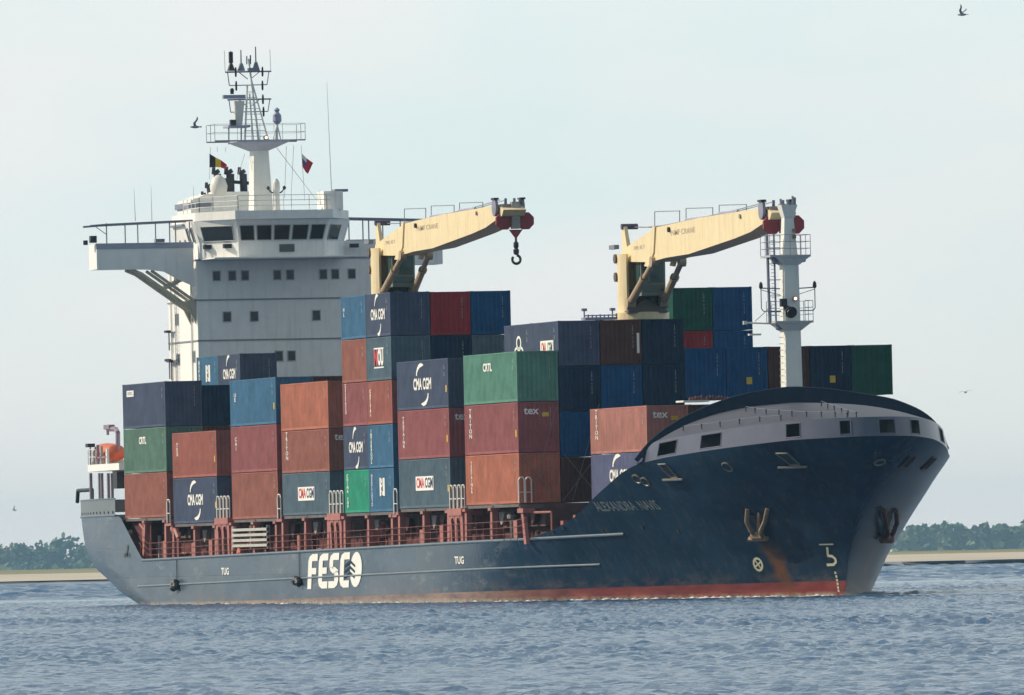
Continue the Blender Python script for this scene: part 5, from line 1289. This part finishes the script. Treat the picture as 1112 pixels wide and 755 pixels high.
# ------------------------------------------------------------------ foremast
fm = empty('foremast', (42, 0, 0), ship); F0 = 17.75
SB().frus((F0, .05, 8.6), (1.15, 1.0), (F0, .05, 19.2), (1.0, .82)).build('mast_column', MASTW, fm)
SB().frus((F0, .05, 19.2), (.8, .80), (F0, .02, 21.5), (.6, .50)).build('mast_column', MASTW, fm)
SB().frus((F0, .02, 21.3), (.7, .55), (F0, .02, 22.0), (.9, .95)).build('mast_head', MASTW, fm)
q = SB()
for y, h in ((-.35, .35), (.05, .3), (.35, .5), (.48, .42)): q.tube((F0, y, 22.0), (F0, y, 22.0+h), .07)
q.build('mast_head_fitting', mat('sheave_blue_grey', 0), fm)
SB().path([(F0+.5, .0, 8.6), (F0+.46, .0, 14.5)], .02, 4).build('cable', RAILM, fm)
for z, y0, y1, rl in ((19.05, -1.32, 1.05, 1.15), (15.35, -1.7, 1.12, 1.15)):
    q = SB(); q.box(F0-1.0, F0+1.0, y0 if z > 17 else -1.1, y1, z, z+.12); q.build('platform', mat('platform_grey', (.40, .42, .44), .5), fm)
    SB().frus((F0, .05, z-.42), (1.1, .95), (F0, .05, z), (1.9, 1.9)).build('platform_bracket', MASTW, fm)
    yy = y0 if z > 17 else -1.05
    rail([(F0+.95, yy, z+.1), (F0+.95, y1, z+.1)] if z > 17 else [(F0+.95, .65, z+.1), (F0+.95, y1, z+.1)], rl, 'platform_rail', fm, RAILM, .02, 3, .55)
    rail([(F0-.95, yy, z+.1), (F0-.95, y1, z+.1)], rl, 'platform_rail', fm, RAILM, .018, 3, .9)
    for y in (yy, y1): rail([(F0-.95, y, z+.1), (F0+.95, y, z+.1)], rl, 'platform_rail', fm, RAILM, .018, 3, .9)
q = SB()
q.tube((F0, -1.15, 15.4), (F0, -1.2, 20.4), .09); q.tube((F0, -.78, 15.4), (F0, -.8, 20.4), .06); q.build('ladder_post', RAILM, fm)
q = SB()
for i in range(22): q.tube((F0, -1.0, 15.8+i*.2), (F0, -.72, 15.8+i*.2), .02, n=4)
for i in range(5): q.tube((F0, -1.15, 16+i*.9), (F0, -.45, 16+i*.9), .03, n=4)
q.build('ladder', RAILM, fm)
q = SB()
for i in range(18): q.tube((F0+.3, -.72, 8.8+i*.36), (F0+.3, -.45, 8.8+i*.36), .025, n=4)
q.build('ladder_rung', MASTW, fm)
q = SB()
for y0, y1 in ((-1.62, -.5), (1.52, .5)):
    q.tube((F0, y0, 17.35), (F0, y1, 17.3), .035); q.tube((F0, y0, 17.25), (F0, y1, 16.95), .025, n=4)
    q.path([(F0, y0, 17.35), (F0, y0, 16.2), (F0, y0*.93, 16.05), (F0, y1, 16.05)], .03, 5)
q.build('light_yard', RAILM, fm)
for y in (-1.62, 1.52): SB().lathe((F0, y, 17.3), [(.06, 0), (.12, .1), (.10, .3), (.04, .4)], 8).build('navigation_light', DARK, fm)
q = SB(); q.tube((F0+.9, -.15, 15.95), (F0+.5, -.4, 16.3), .3, .12, n=12); q.tube((F0+.95, -.15, 15.93), (F0+.9, -.15, 15.95), .34, n=14); q.cbox((F0+.6, -.5, 16.5), (.35, .35, .45)); q.build('fog_horn', DARK, fm)
lamp(Vector((F0+.62, .20, 16.72)), .09, parent=fm)
q = SB(); q.tube((F0, -2.55, 15.42), (F0, -1.1, 15.35), .05); q.tube((F0, -2.0, 15.5), (F0, -1.0, 16.35), .03, n=4); q.cbox((F0, -2.6, 15.42), (.15, .2, .2)); q.build('cargo_light_arm', WHITE2, fm)
q = SB(); q.cbox((F0, -2.05, 14.75), (.3, .7, .1)); q.build('cargo_light', WHITE2, fm)
for y, z in ((-.7, 14.95), (-.85, 18.7), (.75, 18.75)): SB().lathe((F0+.3, y, z), [(.05, 0), (.2, .05), (.2, .3), (.08, .4)], 10).build('floodlight', mat('sheave_blue_grey', 0), fm)
for z in (20.2, 20.55): SB().cbox((F0+.42, .28, z), (.15, .18, .2)).build('head_fitting', RUSTM, fm)
# ------------------------------------------------------------------ gulls
GUL = mat('gull_grey', (.22, .23, .26), .7); GULW = mat('gull_white', (.6, .6, .6), .7)
def gull(px, py, D, span, label, up, heading, roll=0, cat='bird'):
    p = at(px, py, D=D); o = empty('gull', p, rz=heading); o.rotation_euler = (roll, 0, heading); tag(o, label, cat)
    k = span/1.2*1.35; q = MB(); n = 10; v = []
    # body along local x
    prof = [(-.30, .01), (-.24, .05), (-.1, .085), (.05, .09), (.16, .07), (.22, .055), (.27, .05), (.31, .02), (.36, .008)]
    for x, r in prof:
        for i in range(8): a = 6.2832*i/8; v.append((x*k, r*math.cos(a)*k, r*math.sin(a)*k))
    f = [(j*8+i, j*8+(i+1) % 8, (j+1)*8+(i+1) % 8, (j+1)*8+i) for j in range(len(prof)-1) for i in range(8)]
    q.add(v, f)
    q.add([(x*k, y*k, z*k) for x, y, z in ((-.26, -.03, 0), (-.26, .03, 0), (-.42, .09, 0), (-.42, -.09, 0), (-.26, -.03, .015), (-.26, .03, .015), (-.42, .09, .01), (-.42, -.09, .01))], [(0, 1, 2, 3), (7, 6, 5, 4), (0, 4, 5, 1), (1, 5, 6, 2), (2, 6, 7, 3), (3, 7, 4, 0)])
    for s_ in (-1, 1):
        pts = []
        for i in range(9):
            t_ = i/8; y = .06+.54*t_; z = up[0]*math.sin(min(1, t_/.45)*1.57)+up[1]*max(0, t_-.45)/.55
            ch = .17*(1-t_)**.5+.02; x0 = .10-.16*max(0, t_-.4)+.06*math.sin(t_*6)
            pts += [(x0*k, s_*y*k, z*k), ((x0-ch)*k, s_*y*k, z*k), (x0*k, s_*y*k, (z+.02)*k), ((x0-ch)*k, s_*y*k, (z+.008)*k)]
        ff = []
        for i in range(8):
            b = 4*i; ff += [(b, b+4, b+5, b+1), (b+2, b+3, b+7, b+6), (b, b+2, b+6, b+4), (b+1, b+5, b+7, b+3)]
        q.add(pts, ff+[(0, 1, 3, 2), (32, 34, 35, 33)])
    q.build('body', GUL, o, smooth=False); return o
va = math.atan2(FH.y, FH.x)
gull(212, 138, 1000, 1.15, 'grey gull with raised wings flying left of the radar mast', (.16, .22), va+1.9, .55)
gull(1045, 16, 1000, 1.1, 'gull with wings up high in the sky at the upper right corner', (.25, .30), va+1.2, .2)
gull(1048.5, 426, 1100, .95, 'gull with drooping wings low above the right far bank', (.12, -.12), va+.2, -.1)
gull(15.5, 554, 1500, .7, 'tiny distant gull low in the sky at the far left', (.2, .2), va+1.4, .9)
# foam licking along the waterline
rf_ = random.Random(4); q = MB()
for i in range(150):
    x = rf_.choice((rf_.uniform(-2, 27), rf_.uniform(8, 27), rf_.uniform(-104, 0))); y = -hb(x, 0)-rf_.uniform(.05, .45); w_ = rf_.uniform(.1, .5); h = rf_.uniform(.02, .10)
    n = 7; c = (x, y, rf_.uniform(.0, .06)); ring = [(c[0]+w_*math.cos(6.2832*k/n)*rf_.uniform(.6, 1.2), c[1]+.18*math.sin(6.2832*k/n), c[2]) for k in range(n)]
    q.add(ring+[(c[0], c[1], c[2]+h)], [(k, (k+1) % n, n) for k in range(n)]+[tuple(range(n))[::-1]])
fo = q.build('foam', mat('foam_white', (.62, .66, .68), .8)); tag(fo, 'thin white foam along the waterline of the ship', 'foam', kind='stuff')

# pedestals and lockers at the fore end of the side deck, behind the rising bulwark
for i, (x, w_, h) in enumerate(((1.4, .6, 2.6), (2.6, .9, 1.9), (4.2, .5, 2.9), (5.6, 1.1, 2.2))):
    SB().box(x, x+w_, -9.2, -8.7, 3.8, 2.0+h).build('deck_locker', SALMON if i % 2 == 0 else REDDK)
q = SB(); q.path([(.4, -10.8, 5.1), (3.2, -10.2, 5.1)], .07, 6); q.path([(3.2, -10.2, 5.1), (3.2, -10.2, 3.8)], .07, 6); q.build('deck_frame', SALMON)

# lamps on brackets at the after edge of the house side
for px, py in ((183.5, 366), (184, 397), (186, 398)):
    p = at(px, py, Y=-5.3); SB().path([(p.x+.8, -5.05, p.z+.3), (p.x, -5.3, p.z+.3), (p.x, -5.3, p.z-.9)], .05, 5).build('lamp_bracket', RAILM, ss); SB().cbox((p.x, -5.4, p.z+.35), (.7, .3, .16)).build('floodlight', DARK, ss)
# drain pipes and a ladder on the lit side of the house
for x in (-107.0, -112.9): SB().tube((x, -5.12, 14.0), (x, -5.12, 22.5), .05, n=6).build('drain_pipe', WHITE2, ss)
q = SB()
for i in range(26): q.tube((-111.4, -5.2, 14.2+i*.3), (-111.0, -5.2, 14.2+i*.3), .018, n=4)
for x in (-111.4, -111.0): q.tube((x, -5.2, 14), (x, -5.2, 22.2), .025, n=4)
q.build('ladder', RAILM, ss)

# gear crowded round the lifeboat
for dx, w_, h, m_ in ((.4, .12, .9, GREYM), (1.5, .16, 1.3, mat('davit_grey', 0)), (2.6, .2, 1.2, GREYM), (4.2, .4, 1.0, WHITE2)):
    SB().box(bo.x+dx, bo.x+dx+w_, -10.3, -10.15, zboat, zboat+h).build('davit_strut', m_)
SB().box(bo.x+.4, bo.x+4.4, -10.3, -10.2, zboat+.40, zboat+.5).build('boarding_rail', mat('davit_grey', 0))
